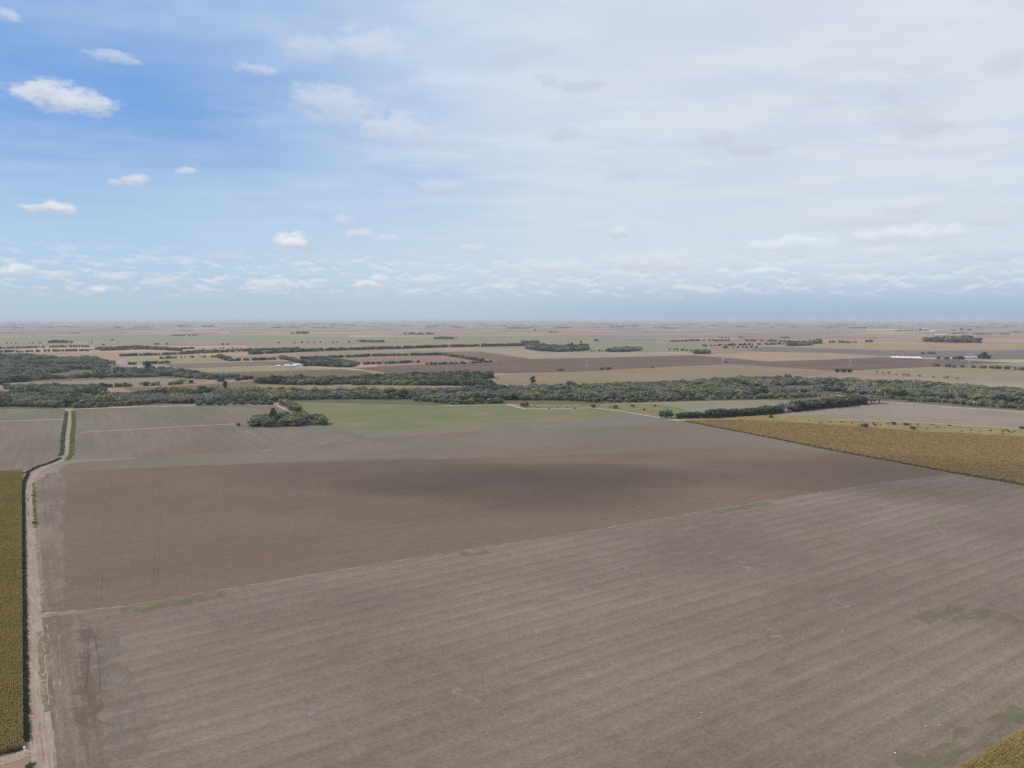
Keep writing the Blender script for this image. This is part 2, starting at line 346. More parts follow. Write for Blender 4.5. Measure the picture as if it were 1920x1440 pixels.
m_cropsoil = plain_mat('crop_floor', (.085, .062, .036), 0.3, 0.6)

near_edge = [(78, 1152), (230, 1138), (600, 1075), (820, 1040), (1080, 1000), (1400, 945), (1660, 905), (1790, 889)]
F1 = near_edge + [(1920, 911), (2250, 965), (2600, 1300), (2300, 1440), (1800, 1446), (1790, 1800), (100, 1800), (100, 1440), (84, 1250)]
sheet('stubble_field', F1, m_front, z=0.02)
brown_top = [(1790, 889), (1560, 846), (1300, 841), (1100, 851), (860, 859), (500, 868), (112, 882)]
sheet('ploughed_field', near_edge[::-1][::-1] + brown_top[1:] + [(84, 900), (70, 1000)], m_brown, z=0.03, jit=0.5)
sheet('stubble_field', [(108, 884), (500, 868), (860, 859), (1100, 851), (1300, 841), (1560, 846), (1275, 788), (1200, 795), (960, 803), (700, 820), (480, 845), (130, 868)], m_grey, z=0.036, jit=0.6)
sheet('stubble_field', [(136, 862), (140, 767), (240, 764), (360, 758), (520, 761), (534, 770), (562, 782), (622, 799), (705, 821), (490, 845), (300, 857)], m_grey2, z=0.042, jit=0.4)
sheet('sprouting_field', [(534, 752), (650, 750), (760, 752), (850, 760), (950, 757), (985, 767), (1110, 765), (1160, 770), (1235, 783), (1275, 788), (1200, 797), (960, 805), (700, 822), (622, 799), (562, 781), (540, 768)], m_green, z=0.048, jit=0.6)
sheet('stubble_field', [(240, 764), (290, 757), (365, 755), (372, 762)], m_pale, z=0.054)
sheet('stubble_field', [(-160, 764), (0, 762), (118, 765), (124, 768), (112, 862), (45, 882), (-120, 884)], m_grey2, z=0.03, jit=0.4)
sheet('headland_strip', [(70, 1148), (64, 1000), (64, 920), (72, 898), (100, 884), (122, 884), (116, 1000), (128, 1138)], m_headl, z=0.038, jit=1.1, step=3)
sheet('headland_strip', [(80, 1152), (150, 1146), (215, 1440), (215, 1640), (100, 1640), (96, 1440), (86, 1270)], m_headl, z=0.028, jit=1.4, step=3)
sheet('pasture', [(960, 756), (985, 766), (1110, 764), (1160, 769), (1235, 782), (1275, 787), (1300, 776), (1275, 765), (1225, 757), (1130, 757), (1050, 752)], m_past, z=0.03, jit=0.5)
sheet('stubble_field', [(1130, 757), (1280, 753), (1440, 749), (1520, 747), (1640, 750), (1600, 757), (1400, 769), (1300, 777), (1275, 765), (1225, 757)], field_mat('pale_green_field', (.225, .215, .150), (.255, .235, .175), c3=(.285, .225, .180), deg=4, stripe=7, patch=70, grain=0.1, seed=11), z=0.036, jit=0.5)
sheet('stubble_field', [(1440, 779), (1560, 766), (1640, 758), (1700, 755), (1755, 756), (1768, 763), (1830, 765), (1920, 771), (2080, 780), (2080, 812), (1920, 804), (1700, 791)], m_pale, z=0.042, jit=0.5)
sheet('dry_grass_strip', [(1275, 788), (1350, 782), (1440, 777), (1700, 790), (1920, 803), (2080, 812), (2080, 830), (1920, 819), (1720, 809), (1620, 801), (1400, 788)], m_ygrass, z=0.05, jit=0.5)
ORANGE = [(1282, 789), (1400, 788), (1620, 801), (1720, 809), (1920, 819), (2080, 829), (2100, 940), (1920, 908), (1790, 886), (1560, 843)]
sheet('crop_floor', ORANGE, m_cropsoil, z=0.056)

ribbon('crop_edge_strip', [(1284, 789.5), (1420, 816.5), (1560, 844.8), (1790, 887.6), (1920, 909.8), (2080, 938)], 4.6, plain_mat('edge_soil', (.098, .085, .050), .3, .5), 0.06, jit=.35)
# ---- mid-distance fields
def FM(name, c, c2=None, green=None, deg=3.0, **k):
    c2 = c2 or tuple(min(1, x * 1.18) for x in c)
    FM.i += 1
    return field_mat(name, c, c2, green=green, deg=deg, stripe=k.pop('stripe', 9), length=300, patch=120, grain=0.08, seed=20 + FM.i, **k)
FM.i = 0
mid = [
 ('green_field', [(-200, 634), (480, 630), (700, 632), (960, 629), (1110, 630), (1060, 637), (700, 640), (500, 640), (-200, 644)], FM('far_green', (.205, .225, .135), green=(.25, .22, .15))),
 ('tan_field', [(-200, 645), (480, 641), (1100, 637), (1250, 640), (1040, 643), (700, 646), (460, 648), (-200, 652)], FM('far_tan', (.270, .195, .130))),
 ('green_field', [(460, 648), (700, 646), (1000, 643), (1000, 646), (850, 650), (600, 656), (470, 655)], FM('far_green2', (.225, .235, .145))),
 ('pale_field', [(860, 652), (1000, 648), (1040, 643), (1320, 640), (1440, 648), (1300, 660), (1200, 661), (1100, 664), (960, 654)], FM('far_sage', (.225, .215, .150), green=(.19, .21, .12))),
 ('pale_field', [(680, 661), (960, 653), (1100, 661), (1200, 660), (1300, 665), (1150, 670), (1000, 673), (900, 659), (830, 660)], FM('far_pale', (.290, .240, .185))),
 ('brown_field', [(830, 660), (900, 659), (960, 668), (998, 673), (935, 677), (880, 668)], FM('brown_wedge', (.165, .115, .085))),
 ('stubble_field', [(430, 668), (560, 664), (830, 656), (830, 664), (700, 667), (560, 671), (480, 674), (430, 674)], FM('mid_sage', (.230, .210, .155))),
 ('pink_field', [(560, 677), (700, 672), (810, 668), (860, 674), (872, 677), (800, 681), (700, 682)], FM('pink_soil', (.235, .155, .125))),
 ('brown_field', [(660, 690), (790, 684), (935, 677), (1000, 673), (1150, 670), (1300, 666), (1440, 678), (1560, 674), (1650, 670), (1800, 675), (1900, 680), (1760, 687), (1620, 695), (1560, 695), (1440, 687), (1370, 683), (1250, 688), (1080, 697), (960, 700), (870, 698), (740, 701), (690, 694)], FM('dark_brown_soil', (.135, .092, .070), (.165, .118, .09))),
 ('tan_field', [(900, 705), (1080, 697), (1250, 688), (1370, 683), (1440, 687), (1560, 696), (1520, 704), (1350, 712), (1200, 717), (960, 722), (900, 713)], FM('streaky_tan', (.225, .190, .120), (.275, .215, .150), green=(.21, .21, .11), stripe=14)),
 ('pale_field', [(1560, 697), (1760, 687), (1790, 687), (2080, 700), (2080, 722), (1920, 715), (1800, 711), (1650, 704), (1540, 703)], FM('pale_straw', (.245, .215, .145), green=(.215, .215, .125))),
 ('sandy_field', [(1300, 664), (1440, 660), (1560, 662), (1660, 668), (1560, 674), (1440, 678)], FM('sandy', (.310, .235, .165))),
 ('grey_field', [(1400, 655), (1440, 650), (1620, 655), (1760, 658), (2080, 654), (2080, 672), (1850, 674), (1700, 669), (1560, 662), (1440, 660)], FM('violet_grey', (.155, .138, .130))),
 ('tan_field', [(1300, 650), (1440, 643), (2080, 644), (2080, 652), (1760, 657), (1620, 654), (1440, 649)], FM('gold_tan', (.300, .225, .135))),
 ('mauve_field', [(300, 683), (480, 678), (552, 677), (562, 684), (480, 686), (340, 691)], FM('mauve', (.170, .125, .110))),
 ('yellow_field', [(340, 691), (480, 687), (620, 690), (560, 695), (400, 698), (300, 697)], FM('yellowish', (.260, .230, .130))),
 ('brown_field', [(400, 700), (480, 697), (640, 692), (690, 697), (705, 705), (600, 712), (480, 713), (420, 706)], FM('olive_brown', (.145, .110, .065), green=(.13, .13, .06))),
 ('brown_field', [(230, 727), (320, 725), (480, 714), (545, 715), (540, 726), (430, 735), (250, 736)], FM('olive_brown2', (.155, .118, .065), green=(.17, .15, .07))),
 ('stubble_field', [(12, 719), (50, 716), (300, 708), (400, 712), (370, 718), (280, 724), (180, 728), (60, 727)], FM('clearing_stubble', (.220, .195, .145), green=(.195, .2, .115))),
 ('clearing', [(83, 703), (140, 697), (180, 692), (178, 702), (120, 709), (95, 710)], FM('clearing_green', (.150, .165, .075))),
 ('pasture', [(225, 678), (330, 672), (425, 671), (425, 678), (300, 683)], FM('pasture_yellow', (.240, .230, .120))),
 ('pasture', [(480, 722), (620, 724), (760, 724), (900, 727), (760, 732), (620, 733), (480, 730)], FM('pasture_olive', (.215, .195, .090), green=(.15, .12, .06))),
 ('pale_field', [(1800, 684), (1900, 680), (2080, 678), (2080, 688), (1920, 687)], FM('pale_sage', (.240, .225, .150))),
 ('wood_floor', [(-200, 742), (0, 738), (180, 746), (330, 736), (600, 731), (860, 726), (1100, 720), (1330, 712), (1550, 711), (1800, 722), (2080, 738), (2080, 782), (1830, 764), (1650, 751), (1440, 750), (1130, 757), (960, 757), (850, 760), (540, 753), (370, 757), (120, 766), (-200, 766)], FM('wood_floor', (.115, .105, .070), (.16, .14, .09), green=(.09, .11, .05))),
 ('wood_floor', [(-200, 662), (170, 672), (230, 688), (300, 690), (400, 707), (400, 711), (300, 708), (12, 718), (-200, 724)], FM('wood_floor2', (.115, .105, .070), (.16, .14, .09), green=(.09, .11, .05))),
]
for nm, pts, mt in mid: sheet(nm, pts, mt)
for pts in ([(0, 735), (18, 734), (36, 739), (14, 741), (-10, 739)], [(1480, 731), (1530, 733), (1525, 736), (1475, 734)], [(1430, 727), (1465, 729), (1450, 732), (1425, 730)], [(1800, 752), (1880, 752), (1925, 756), (1850, 757)], [(1640, 741), (1700, 744), (1680, 746), (1640, 744)], [(205, 742), (220, 742), (217, 746), (203, 745)], [(1560, 740), (1640, 743), (1620, 745), (1555, 742)], [(1690, 746), (1740, 751), (1700, 752)]):
    sheet('sand_patch', pts, plain_mat('river_sand', (.42, .36, .27), 0.25, 0.1), jit=0.8, step=6)

# ---- tracks and lines
m_road = field_mat('dirt_road', (.335, .262, .222), (.385, .310, .265), c3=(.300, .235, .195), deg=ROADDIR, stripe=0.7, length=26, streak=0.8, patch=12, grain=0.10, seed=40)
ROAD = [(92, 1900), (88, 1560), (85, 1440), (76, 1380), (67, 1250), (61, 1150), (57, 1050), (55, 980), (53, 930), (56, 905), (66, 888), (85, 876), (104, 869), (119, 861), (125, 852), (125.8, 840), (126.5, 820), (129, 803), (131.5, 789), (131.5, 776), (130, 766)]
ribbon('dirt_road', ROAD, lambda s: 6.0 if s < .3 else 6.0 - 2.2 * min(1, (s - .3) / .35), m_road, 0.075, jit=0.16, step=2.5, smooth=2)
m_gr = field_mat('verge_sward', (.165, .195, .075), (.205, .215, .095), green=(.15, .19, .07), deg=ROADDIR2, stripe=2, length=12, patch=12, grain=.2, seed=44)
ribbon('grass_verge', [(124, 867), (134.5, 852), (135.5, 820), (138, 803), (138.5, 789), (137.5, 769)], 5.4, m_gr, 0.062, jit=.5, smooth=1)
ribbon('grass_verge', [(113, 858), (117, 845), (118, 820), (121, 803), (123, 789), (125, 770)], 4.6, m_gr, 0.064, jit=.5, smooth=1)
ribbon('dirt_track', [(-120, 1446), (0, 1428), (40, 1416), (75, 1402)], 5.0, m_road, 0.068, jit=0.25, step=2.0, smooth=2)
m_rut = patchy_mat('wheel_rut', (.40, .325, .275), (.36, .29, .245), 0.40, 0.2, 0.3, ROADDIR, 6.0); m_crown = patchy_mat('road_crown', (.27, .205, .165), (.235, .19, .125), 0.46, 0.25, 0.3, ROADDIR, 5.0)
for o_, m_, w_ in ((-1.1, m_rut, .75), (1.0, m_rut, .75), (0.0, m_crown, .8), (2.3, m_crown, .7), (-2.4, m_crown, .7)): ribbon('wheel_rut', ROAD[1:], w_, m_, 0.0795 + .002 * (m_ is m_crown), jit=.10, step=2.0, smooth=2, off=o_)
m_line = patchy_mat('pale_line', (.34, .28, .21), (.285, .23, .175), 0.30, 0.10, 0.35)
m_line2 = patchy_mat('tan_line', (.270, .205, .150), (.31, .245, .185), 0.36, 0.03, 0.25)
m_edge = patchy_mat('pale_edge', (.46, .385, .30), (.39, .325, .25), 0.14, 0.05, 0.3)
m_weed = patchy_mat('weedy_line', (.155, .158, .07), (.19, .178, .09), 0.36, 0.08, 0.35)
ribbon('field_margin', near_edge, 1.1, m_line, 0.085, jit=0.2)
for pts in ([(225, 1140), (330, 1124), (420, 1108)], [(860, 1036), (910, 1029)], [(1330, 958), (1440, 941)]): ribbon('weed_strip', pts, 7.0, m_weed, 0.080, jit=1.2, off=-3.6)
ribbon('field_margin', [(96, 884), (130, 869), (480, 846), (700, 821), (960, 804), (1240, 788)], 3.2, m_line2, 0.085, jit=0.5)
ribbon('field_margin', [(150, 811), (300, 802), (440, 795)], 2.4, m_edge, 0.085, jit=0.3)
ribbon('field_margin', [(443, 795), (456, 806), (480, 817), (512, 841)], 3.0, m_line2, 0.088, jit=0.4)
ribbon('field_margin', [(456, 807), (540, 801), (620, 797)], 2.2, m_line2, 0.086, jit=0.3)
ribbon('field_margin', [(-120, 793), (0, 790), (128, 786)], 3.2, m_edge, 0.085, jit=0.15)
ribbon('field_margin', [(-160, 765), (0, 763), (118, 766), (132, 768)], 3.0, m_edge, 0.085, jit=0.2)
ribbon('field_margin', [(140, 767), (240, 764), (290, 758), (365, 756), (520, 761), (534, 768)], 3.0, m_edge, 0.086, jit=0.3)
ribbon('field_margin', [(534, 754), (650, 751), (760, 753), (850, 761), (950, 758), (985, 767), (1110, 765), (1160, 770), (1235, 783), (1275, 789)], 4.0, m_edge, 0.087, jit=0.4)
ribbon('field_margin', [(1130, 758), (1280, 754), (1440, 750), (1520, 748), (1640, 751)], 4.0, m_edge, 0.088, jit=0.4)
ribbon('field_margin', [(1440, 779), (1560, 767), (1640, 759), (1700, 756), (1755, 757)], 5.0, m_edge, 0.089, jit=0.4)
ribbon('field_margin', [(1768, 764), (1830, 766), (1920, 772), (2080, 781)], 6.0, m_edge, 0.089, jit=0.6)
ribbon('field_margin', [(1560, 786), (1700, 791), (1920, 804), (2080, 812)], 4.0, m_edge, 0.09, jit=0.5)
m_straw = patchy_mat('loose_straw', (.30, .255, .195), (.26, .215, .165), 0.47, 0.30, 0.34, ROWS, 5.0)
ribbon('straw_strip', [(104, 892), (105, 940), (108, 1000), (113, 1080), (112, 1138)], lambda q: 6.0 + 3 * q, m_straw, 0.046, jit=1.0, step=2)
ribbon('straw_strip', [(72, 985), (74, 1060), (78, 1130)], 1.6, patchy_mat('verge_straw', (.36, .31, .23), (.30, .25, .18), 0.42, 0.5, 0.2), 0.047, jit=.3, step=2)
ribbon('bare_soil_patch', [(76, 1154), (130, 1150), (232, 1137)], lambda q: 7.0 - 5.5 * q, patchy_mat('bare_pink_soil', (.37, .285, .225), (.31, .235, .185), 0.34, 0.3, 0.25, ROWS, 3.0), 0.09, jit=.5, step=2)
ribbon('bare_soil_patch', [(82, 1136), (132, 1128)], 5.0, patchy_mat('red_soil', (.21, .125, .095), (.25, .16, .12), 0.42, 0.3, 0.2, ROWS, 5.0), 0.05, jit=.6, step=2)
ribbon('soil_patch', [(158, 1180), (172, 1240), (178, 1300), (160, 1370)], 10.0, patchy_mat('rusty_soil', (.175, .118, .088), (.20, .14, .105), 0.42, 0.12, 0.3, ROADDIR, 2.5), 0.042, jit=1.5, step=3)
ribbon('soil_patch', [(196, 1185), (214, 1250), (236, 1330), (250, 1420)], 9.0, patchy_mat('dull_soil', (.235, .20, .150), (.215, .185, .14), 0.40, 0.12, 0.3, ROADDIR, 2.0), 0.043, jit=1.5, step=3)
ribbon('soil_patch', [(1720, 1160), (1800, 1150), (1900, 1158)], 10.0, patchy_mat('weedy_soil', (.160, .160, .082), (.19, .175, .105), 0.36, 0.12, 0.4, ROWS1, 3.0), 0.044, jit=1.5, step=3)
ribbon('soil_patch', [(1700, 1444), (1800, 1400), (1920, 1330)], 7.0, patchy_mat('weedy_soil2', (.160, .160, .075), (.19, .175, .10), 0.35, 0.14, 0.4, ROWS1, 3.0), 0.045, jit=1.2, step=3)
for a in (((203, 886), (180, 1128)), ((209, 886), (188, 1127)), ((300, 882), (287, 1118)), ((306, 882), (294, 1117))): ribbon('wheel_track', a, 0.4, patchy_mat('tramline', (.128, .092, .072), (.145, .105, .083), 0.48, 0.15), 0.05, jit=.06, step=3)
for x, y, L in ((870, 1300, 30), (1190, 1075, 30), (1095, 1105, 18), (1440, 1180, 26), (1570, 1125, 22), (1790, 1295, 34), (1400, 1060, 22), (580, 1330, 14), (1760, 990, 26)):
    ribbon('worn_streak', [(x - L * .55, y - L * .42), (x, y), (x + L * .7, y + L * .62)], 3.2, patchy_mat('worn', (.275, .222, .182), (.25, .20, .165), 0.28, 0.25, 0.4), 0.04, jit=0.8, step=2)
for x0, y0, x1, y1 in ((165, 1200, 160, 1300), (178, 1195, 188, 1290), (88, 1170, 108, 1370), (110, 1190, 112, 1320)):
    ribbon('wheel_track', [(x0, y0), ((x0 + x1) / 2 + 3, (y0 + y1) / 2), (x1, y1)], 0.5, patchy_mat('wheel', (.11, .08, .065), (.15, .11, .09), 0.4, 0.2) if x0 > 120 else m_line, 0.045, jit=0.08, step=2)

# ------------------------------------------------------------------ plant meshes
def quads_cloud(centres, normals, size, V, F, asp=1.0):
    n = len(centres); a = rng.normal(size=(n, 3)); nn = normals / np.linalg.norm(normals, axis=1)[:, None]
    u = np.cross(nn, a); u /= np.linalg.norm(u, axis=1)[:, None]; v = np.cross(nn, u)
    s = size[:, None]; base = len(V)
    q = np.stack([centres - u * s - v * s * asp, centres + u * s - v * s * asp * .6, centres + u * s * .7 + v * s * asp, centres - u * s * .8 + v * s * asp * .8], 1).reshape(-1, 3)
    V.extend(map(tuple, q)); F.extend([(base + 4 * i, base + 4 * i + 1, base + 4 * i + 2, base + 4 * i + 3) for i in range(n)])
def blob(V, F, c, r):
    bm = bmesh.new(); bmesh.ops.create_icosphere(bm, subdivisions=1, radius=1.0); n = len(V)
    for v in bm.verts:
        j = random.uniform(.72, 1.05); V.append((c[0] + v.co.x * r[0] * j, c[1] + v.co.y * r[1] * j, c[2] + v.co.z * r[2] * j))
    F.extend([tuple(n + v.index for v in f.verts) for f in bm.faces]); bm.free()
def crown(kind, seed):
    """crown of a tree of height 1"""
    global rng; rng = np.random.default_rng(seed); random.seed(seed); V = []; F = []
    if kind == 'tall': lobes = [((random.uniform(-.10, .10), random.uniform(-.10, .10), z), (r, r, .13)) for z, r in ((.35, .14), (.5, .2), (.62, .22), (.75, .19), (.88, .13))]
    elif kind == 'shrub': lobes = [((random.uniform(-.5, .5), random.uniform(-.45, .45), random.uniform(.32, .55)), (random.uniform(.3, .45), random.uniform(.3, .45), random.uniform(.28, .42))) for _ in range(6)]
    else:
        k = 8; lobes = [((0, 0, .68), (.34, .34, .26))]
        for i in range(k):
            a = 2 * math.pi * i / k + random.uniform(-.3, .3); rr = random.uniform(.22, .40)
            lobes.append(((rr * math.cos(a), rr * math.sin(a), random.uniform(.36, .72)), (random.uniform(.18, .27), random.uniform(.18, .27), random.uniform(.15, .23))))
    if kind == 'broad':
        for i in range(5): a = i * 1.26 + random.uniform(-.4, .4); lobes.append(((.26 * math.cos(a), .26 * math.sin(a), random.uniform(.12, .26)), (.20, .20, .16)))
    per = {'tall': 46, 'shrub': 34, 'broad': 34, 'bare': 26}[kind]
    for c, r in lobes:
        if kind != 'bare': blob(V, F, c, tuple(x * .78 for x in r))
        d = rng.normal(size=(per, 3)); d /= np.linalg.norm(d, axis=1)[:, None]; d[:, 2] = np.where(d[:, 2] < -.55, -d[:, 2], d[:, 2])
        pos = np.array(c) + d * np.array(r) * rng.uniform(.8, 1.16, (per, 1))
        quads_cloud(pos, d + rng.normal(scale=.45, size=(per, 3)), rng.uniform(.035, .075, per) * (1.3 if kind == 'shrub' else 1.0) * (.6 if kind == 'bare' else 1), V, F)
        if kind == 'bare':          # fine twigs reaching out of each limb
            for _ in range(16):
                q = rng.normal(size=3); q[2] = abs(q[2]); q /= np.linalg.norm(q); a = np.array(c) - np.array(r) * .5 * q; e = np.array(c) + np.array(r) * 1.1 * q; s = rng.normal(size=3) * .010
                n = len(V); V.extend([tuple(a - s), tuple(a + s), tuple(e)]); F.append((n, n + 1, n + 2))
    return V, F
def trunk(kind, seed):
    random.seed(seed + 99); V = []; F = []; top = {'tall': .85, 'shrub': .35}.get(kind, .5); r = {'tall': .022, 'shrub': .05}.get(kind, .03)
    bar_geo((0, 0, -.03), (.01, -.01, top * .6), r, V, F, r * .7)
    for i in range(5):
        a = i * 1.26 + random.uniform(-.3, .3); L = .12 if kind == 'tall' else .27
        bar_geo((.01, -.01, top * random.uniform(.35, .6)), (L * math.cos(a), L * math.sin(a), top * random.uniform(.95, 1.25)), r * .5, V, F, r * .18)
    return V, F
MAT = {}
MAT.update({
 'broad': leaf_mat('foliage_evergreen', (.125, .150, .080), (.190, .205, .112), (.235, .228, .130)),
 'bare': leaf_mat('twigs_grey', (.270, .256, .228), (.235, .228, .180), (.265, .240, .150)),
 'tall': leaf_mat('foliage_tall', (.075, .090, .062), (.110, .120, .080)),
 'shrub': leaf_mat('foliage_shrub', (.060, .072, .036), (.095, .105, .050), (.125, .115, .060), 0.9),
 'dark': leaf_mat('foliage_dark', (.062, .080, .046), (.086, .104, .056), (.108, .118, .064)),
 'lush': leaf_mat('foliage_lush', (.170, .210, .060), (.215, .235, .075), None, 0.9),
 'olive': leaf_mat('foliage_olive', (.205, .215, .100), (.265, .250, .120), (.300, .250, .095)),
})
MAT['darkbush'] = MAT['dark']
m_bark = plain_mat('bark', (.10, .085, .070), 0.3, 3.0)
NVAR = 5
LIB = {}
for kind, base in (('broad', 'broad'), ('bare', 'bare'), ('tall', 'tall'), ('shrub', 'shrub'), ('olive', 'broad'), ('lush', 'shrub'), ('dark', 'broad'), ('darkbush', 'shrub')):
    for i in range(NVAR):
        sd = 1000 + 37 * i + sum(map(ord, kind)); ms = []
        for part, (V, F), mt in (('crown', crown(base, sd), MAT[kind]), ('trunk', trunk(base, sd), m_bark)):
            me = bpy.data.meshes.new(part); me.from_pydata(V, [], F); me.update(); me.materials.append(mt); ms.append(me)
        LIB[kind, i] = ms
rng = np.random.default_rng(11); random.seed(11)

NAME = {'broad': 'evergreen_tree', 'bare': 'bare_tree', 'tall': 'tall_tree', 'shrub': 'shrub', 'olive': 'olive_green_tree', 'lush': 'shrub', 'dark': 'evergreen_tree', 'darkbush': 'shrub'}
TREES = []
def tree_at(p, kind, h, label, group=None, wide=1.0, cat=None):
    i = random.randrange(NVAR); o = empty(NAME[kind], (p[0], p[1], 0.03), random.uniform(0, 6.28), h); o.scale = (h * wide, h * wide, h)
    for part, me in zip(('crown', 'trunk'), LIB[kind, i]):
        c = bpy.data.objects.new(part, me); C.objects.link(c); c.parent = o
    tag(o, label, cat or ('shrub' if kind in ('shrub', 'lush', 'darkbush') else 'tree'), group); TREES.append(o); return o
def along(px, n, jit):
    w = [P(*p) for p in px]; L = [0.0]
    for a, b in zip(w, w[1:]): L.append(L[-1] + (b - a).length)
    for k in range(n):
        s = L[-1] * (k + .5) / n; i = max(j for j in range(len(w) - 1) if L[j] <= s)
        q = w[i].lerp(w[i + 1], (s - L[i]) / (L[i + 1] - L[i]))
        yield q + Vector((random.gauss(0, jit), random.gauss(0, jit), 0))
ORD = ['first', 'second', 'third', 'fourth', 'fifth', 'sixth', 'seventh', 'eighth', 'ninth', 'tenth', 'eleventh', 'twelfth', 'thirteenth', 'fourteenth', 'fifteenth', 'sixteenth', 'seventeenth', 'eighteenth', 'nineteenth', 'twentieth']
def ordinal(k):
    if k < 20: return ORD[k]
    tens = {2: 'twenty', 3: 'thirty', 4: 'forty', 5: 'fifty'}[(k + 1) // 10]
    return tens + '-' + ORD[(k + 1) % 10 - 1] if (k + 1) % 10 else tens[:-1] + 'ieth'

# dark hedgerow beside the orange crop
g = 'trees of the dark hedgerow'
tree_at(P(1250, 784), 'darkbush', 11.0, 'rounded dark tree standing alone at the near end of the dark hedgerow', wide=1.0)
for k, q in enumerate(along([(1268, 784), (1330, 783), (1440, 776), (1540, 765), (1610, 758), (1655, 756)], 46, 0.8)):
    kd = 'bare' if k in (20, 21, 22, 42, 43, 44, 45) else 'dark'
    h = random.uniform(.85, 1.12) * (7.5 if k < 5 else 10.5 if k < 20 else 13.5)
    tree_at(q, kd, h, f"{'grey leafless' if kd == 'bare' else 'dark green'} tree, {ordinal(k)} from the left in the dark hedgerow by the orange crop", g, wide=1.5)
# grove at the corner of the grey field
g = 'trees of the grove in the grey field'
tree_at(P(447, 799), 'broad', 4.5, 'small dark tree at the track corner just left of the grove')
tree_at(P(512, 792), 'tall', 16.5, 'tallest tree of the grove, slim crown rising above the others')
tree_at(P(496, 793), 'broad', 11.0, 'broad dark tree left of the tallest tree in the grove', wide=1.2)
poly_grove = [(468, 801), (485, 792), (520, 786), (545, 781), (570, 784), (605, 793), (618, 797), (560, 799), (520, 801)]
def inside(x, y, poly):
    r = False
    for (x0, y0), (x1, y1) in zip(poly, poly[1:] + poly[:1]):
        if (y0 > y) != (y1 > y) and x < (x1 - x0) * (y - y0) / (y1 - y0) + x0: r = not r
    return r
cnt = 0
GROVE_HOUSE = P(551, 786)
while cnt < 58:
    x, y = random.uniform(465, 620), random.uniform(780, 801)
    if not inside(x, y, poly_grove) or (P(x, y) - GROVE_HOUSE).length < 8: continue
    kd = random.choices(['broad', 'olive', 'bare'], [6, 2, 2])[0]; cnt += 1
    tree_at(P(x, y), kd, random.uniform(7, 12), {'broad': 'dark green tree inside the grove at the field corner', 'olive': 'lighter olive tree inside the grove at the field corner', 'bare': 'greyish thin-leaved tree inside the grove at the field corner'}[kd], g, wide=1.25)
for k, q in enumerate(along([(530, 756), (545, 765), (562, 774)], 14, 2.0)):
    tree_at(q, random.choice(['broad', 'broad', 'olive']), random.uniform(7, 10), f'{ordinal(k)} tree from the wood in the row joining wood and grove', 'row between grove and wood', wide=1.35)
# front edge of the wood
segs = [([(-60, 762), (0, 761), (60, 763), (118, 764)], 26, 'left of the dirt road end'), ([(145, 765), (235, 761), (290, 755), (362, 754)], 30, 'behind the left grey field'), ([(366, 760), (420, 759), (515, 759)], 22, 'behind the grove'),
        ([(540, 750), (650, 748), (750, 749)], 28, 'beyond the left green field half'), ([(770, 751), (850, 757), (945, 756)], 24, 'beyond the right green field half'), ([(975, 751), (1050, 750), (1130, 755)], 20, 'behind the rough pasture'),
        ([(1140, 755), (1280, 751), (1440, 747), (1520, 745)], 44, 'behind the pale green field'), ([(1700, 752), (1760, 754), (1830, 761), (1920, 767)], 24, 'behind the right pale field')]
for px, n, where in segs:
    for k, q in enumerate(along(px, n, 2.2)):
        kd = random.choices(['broad', 'bare', 'olive'], [6, 2, 1])[0]
        tree_at(q, kd, random.uniform(5, 9.5), {'broad': 'dark green', 'bare': 'grey half-leafless', 'olive': 'yellowish'}[kd] + f' tree, {ordinal(k)} from left on wood edge ' + where, 'front edge trees of the wood', wide=1.15)
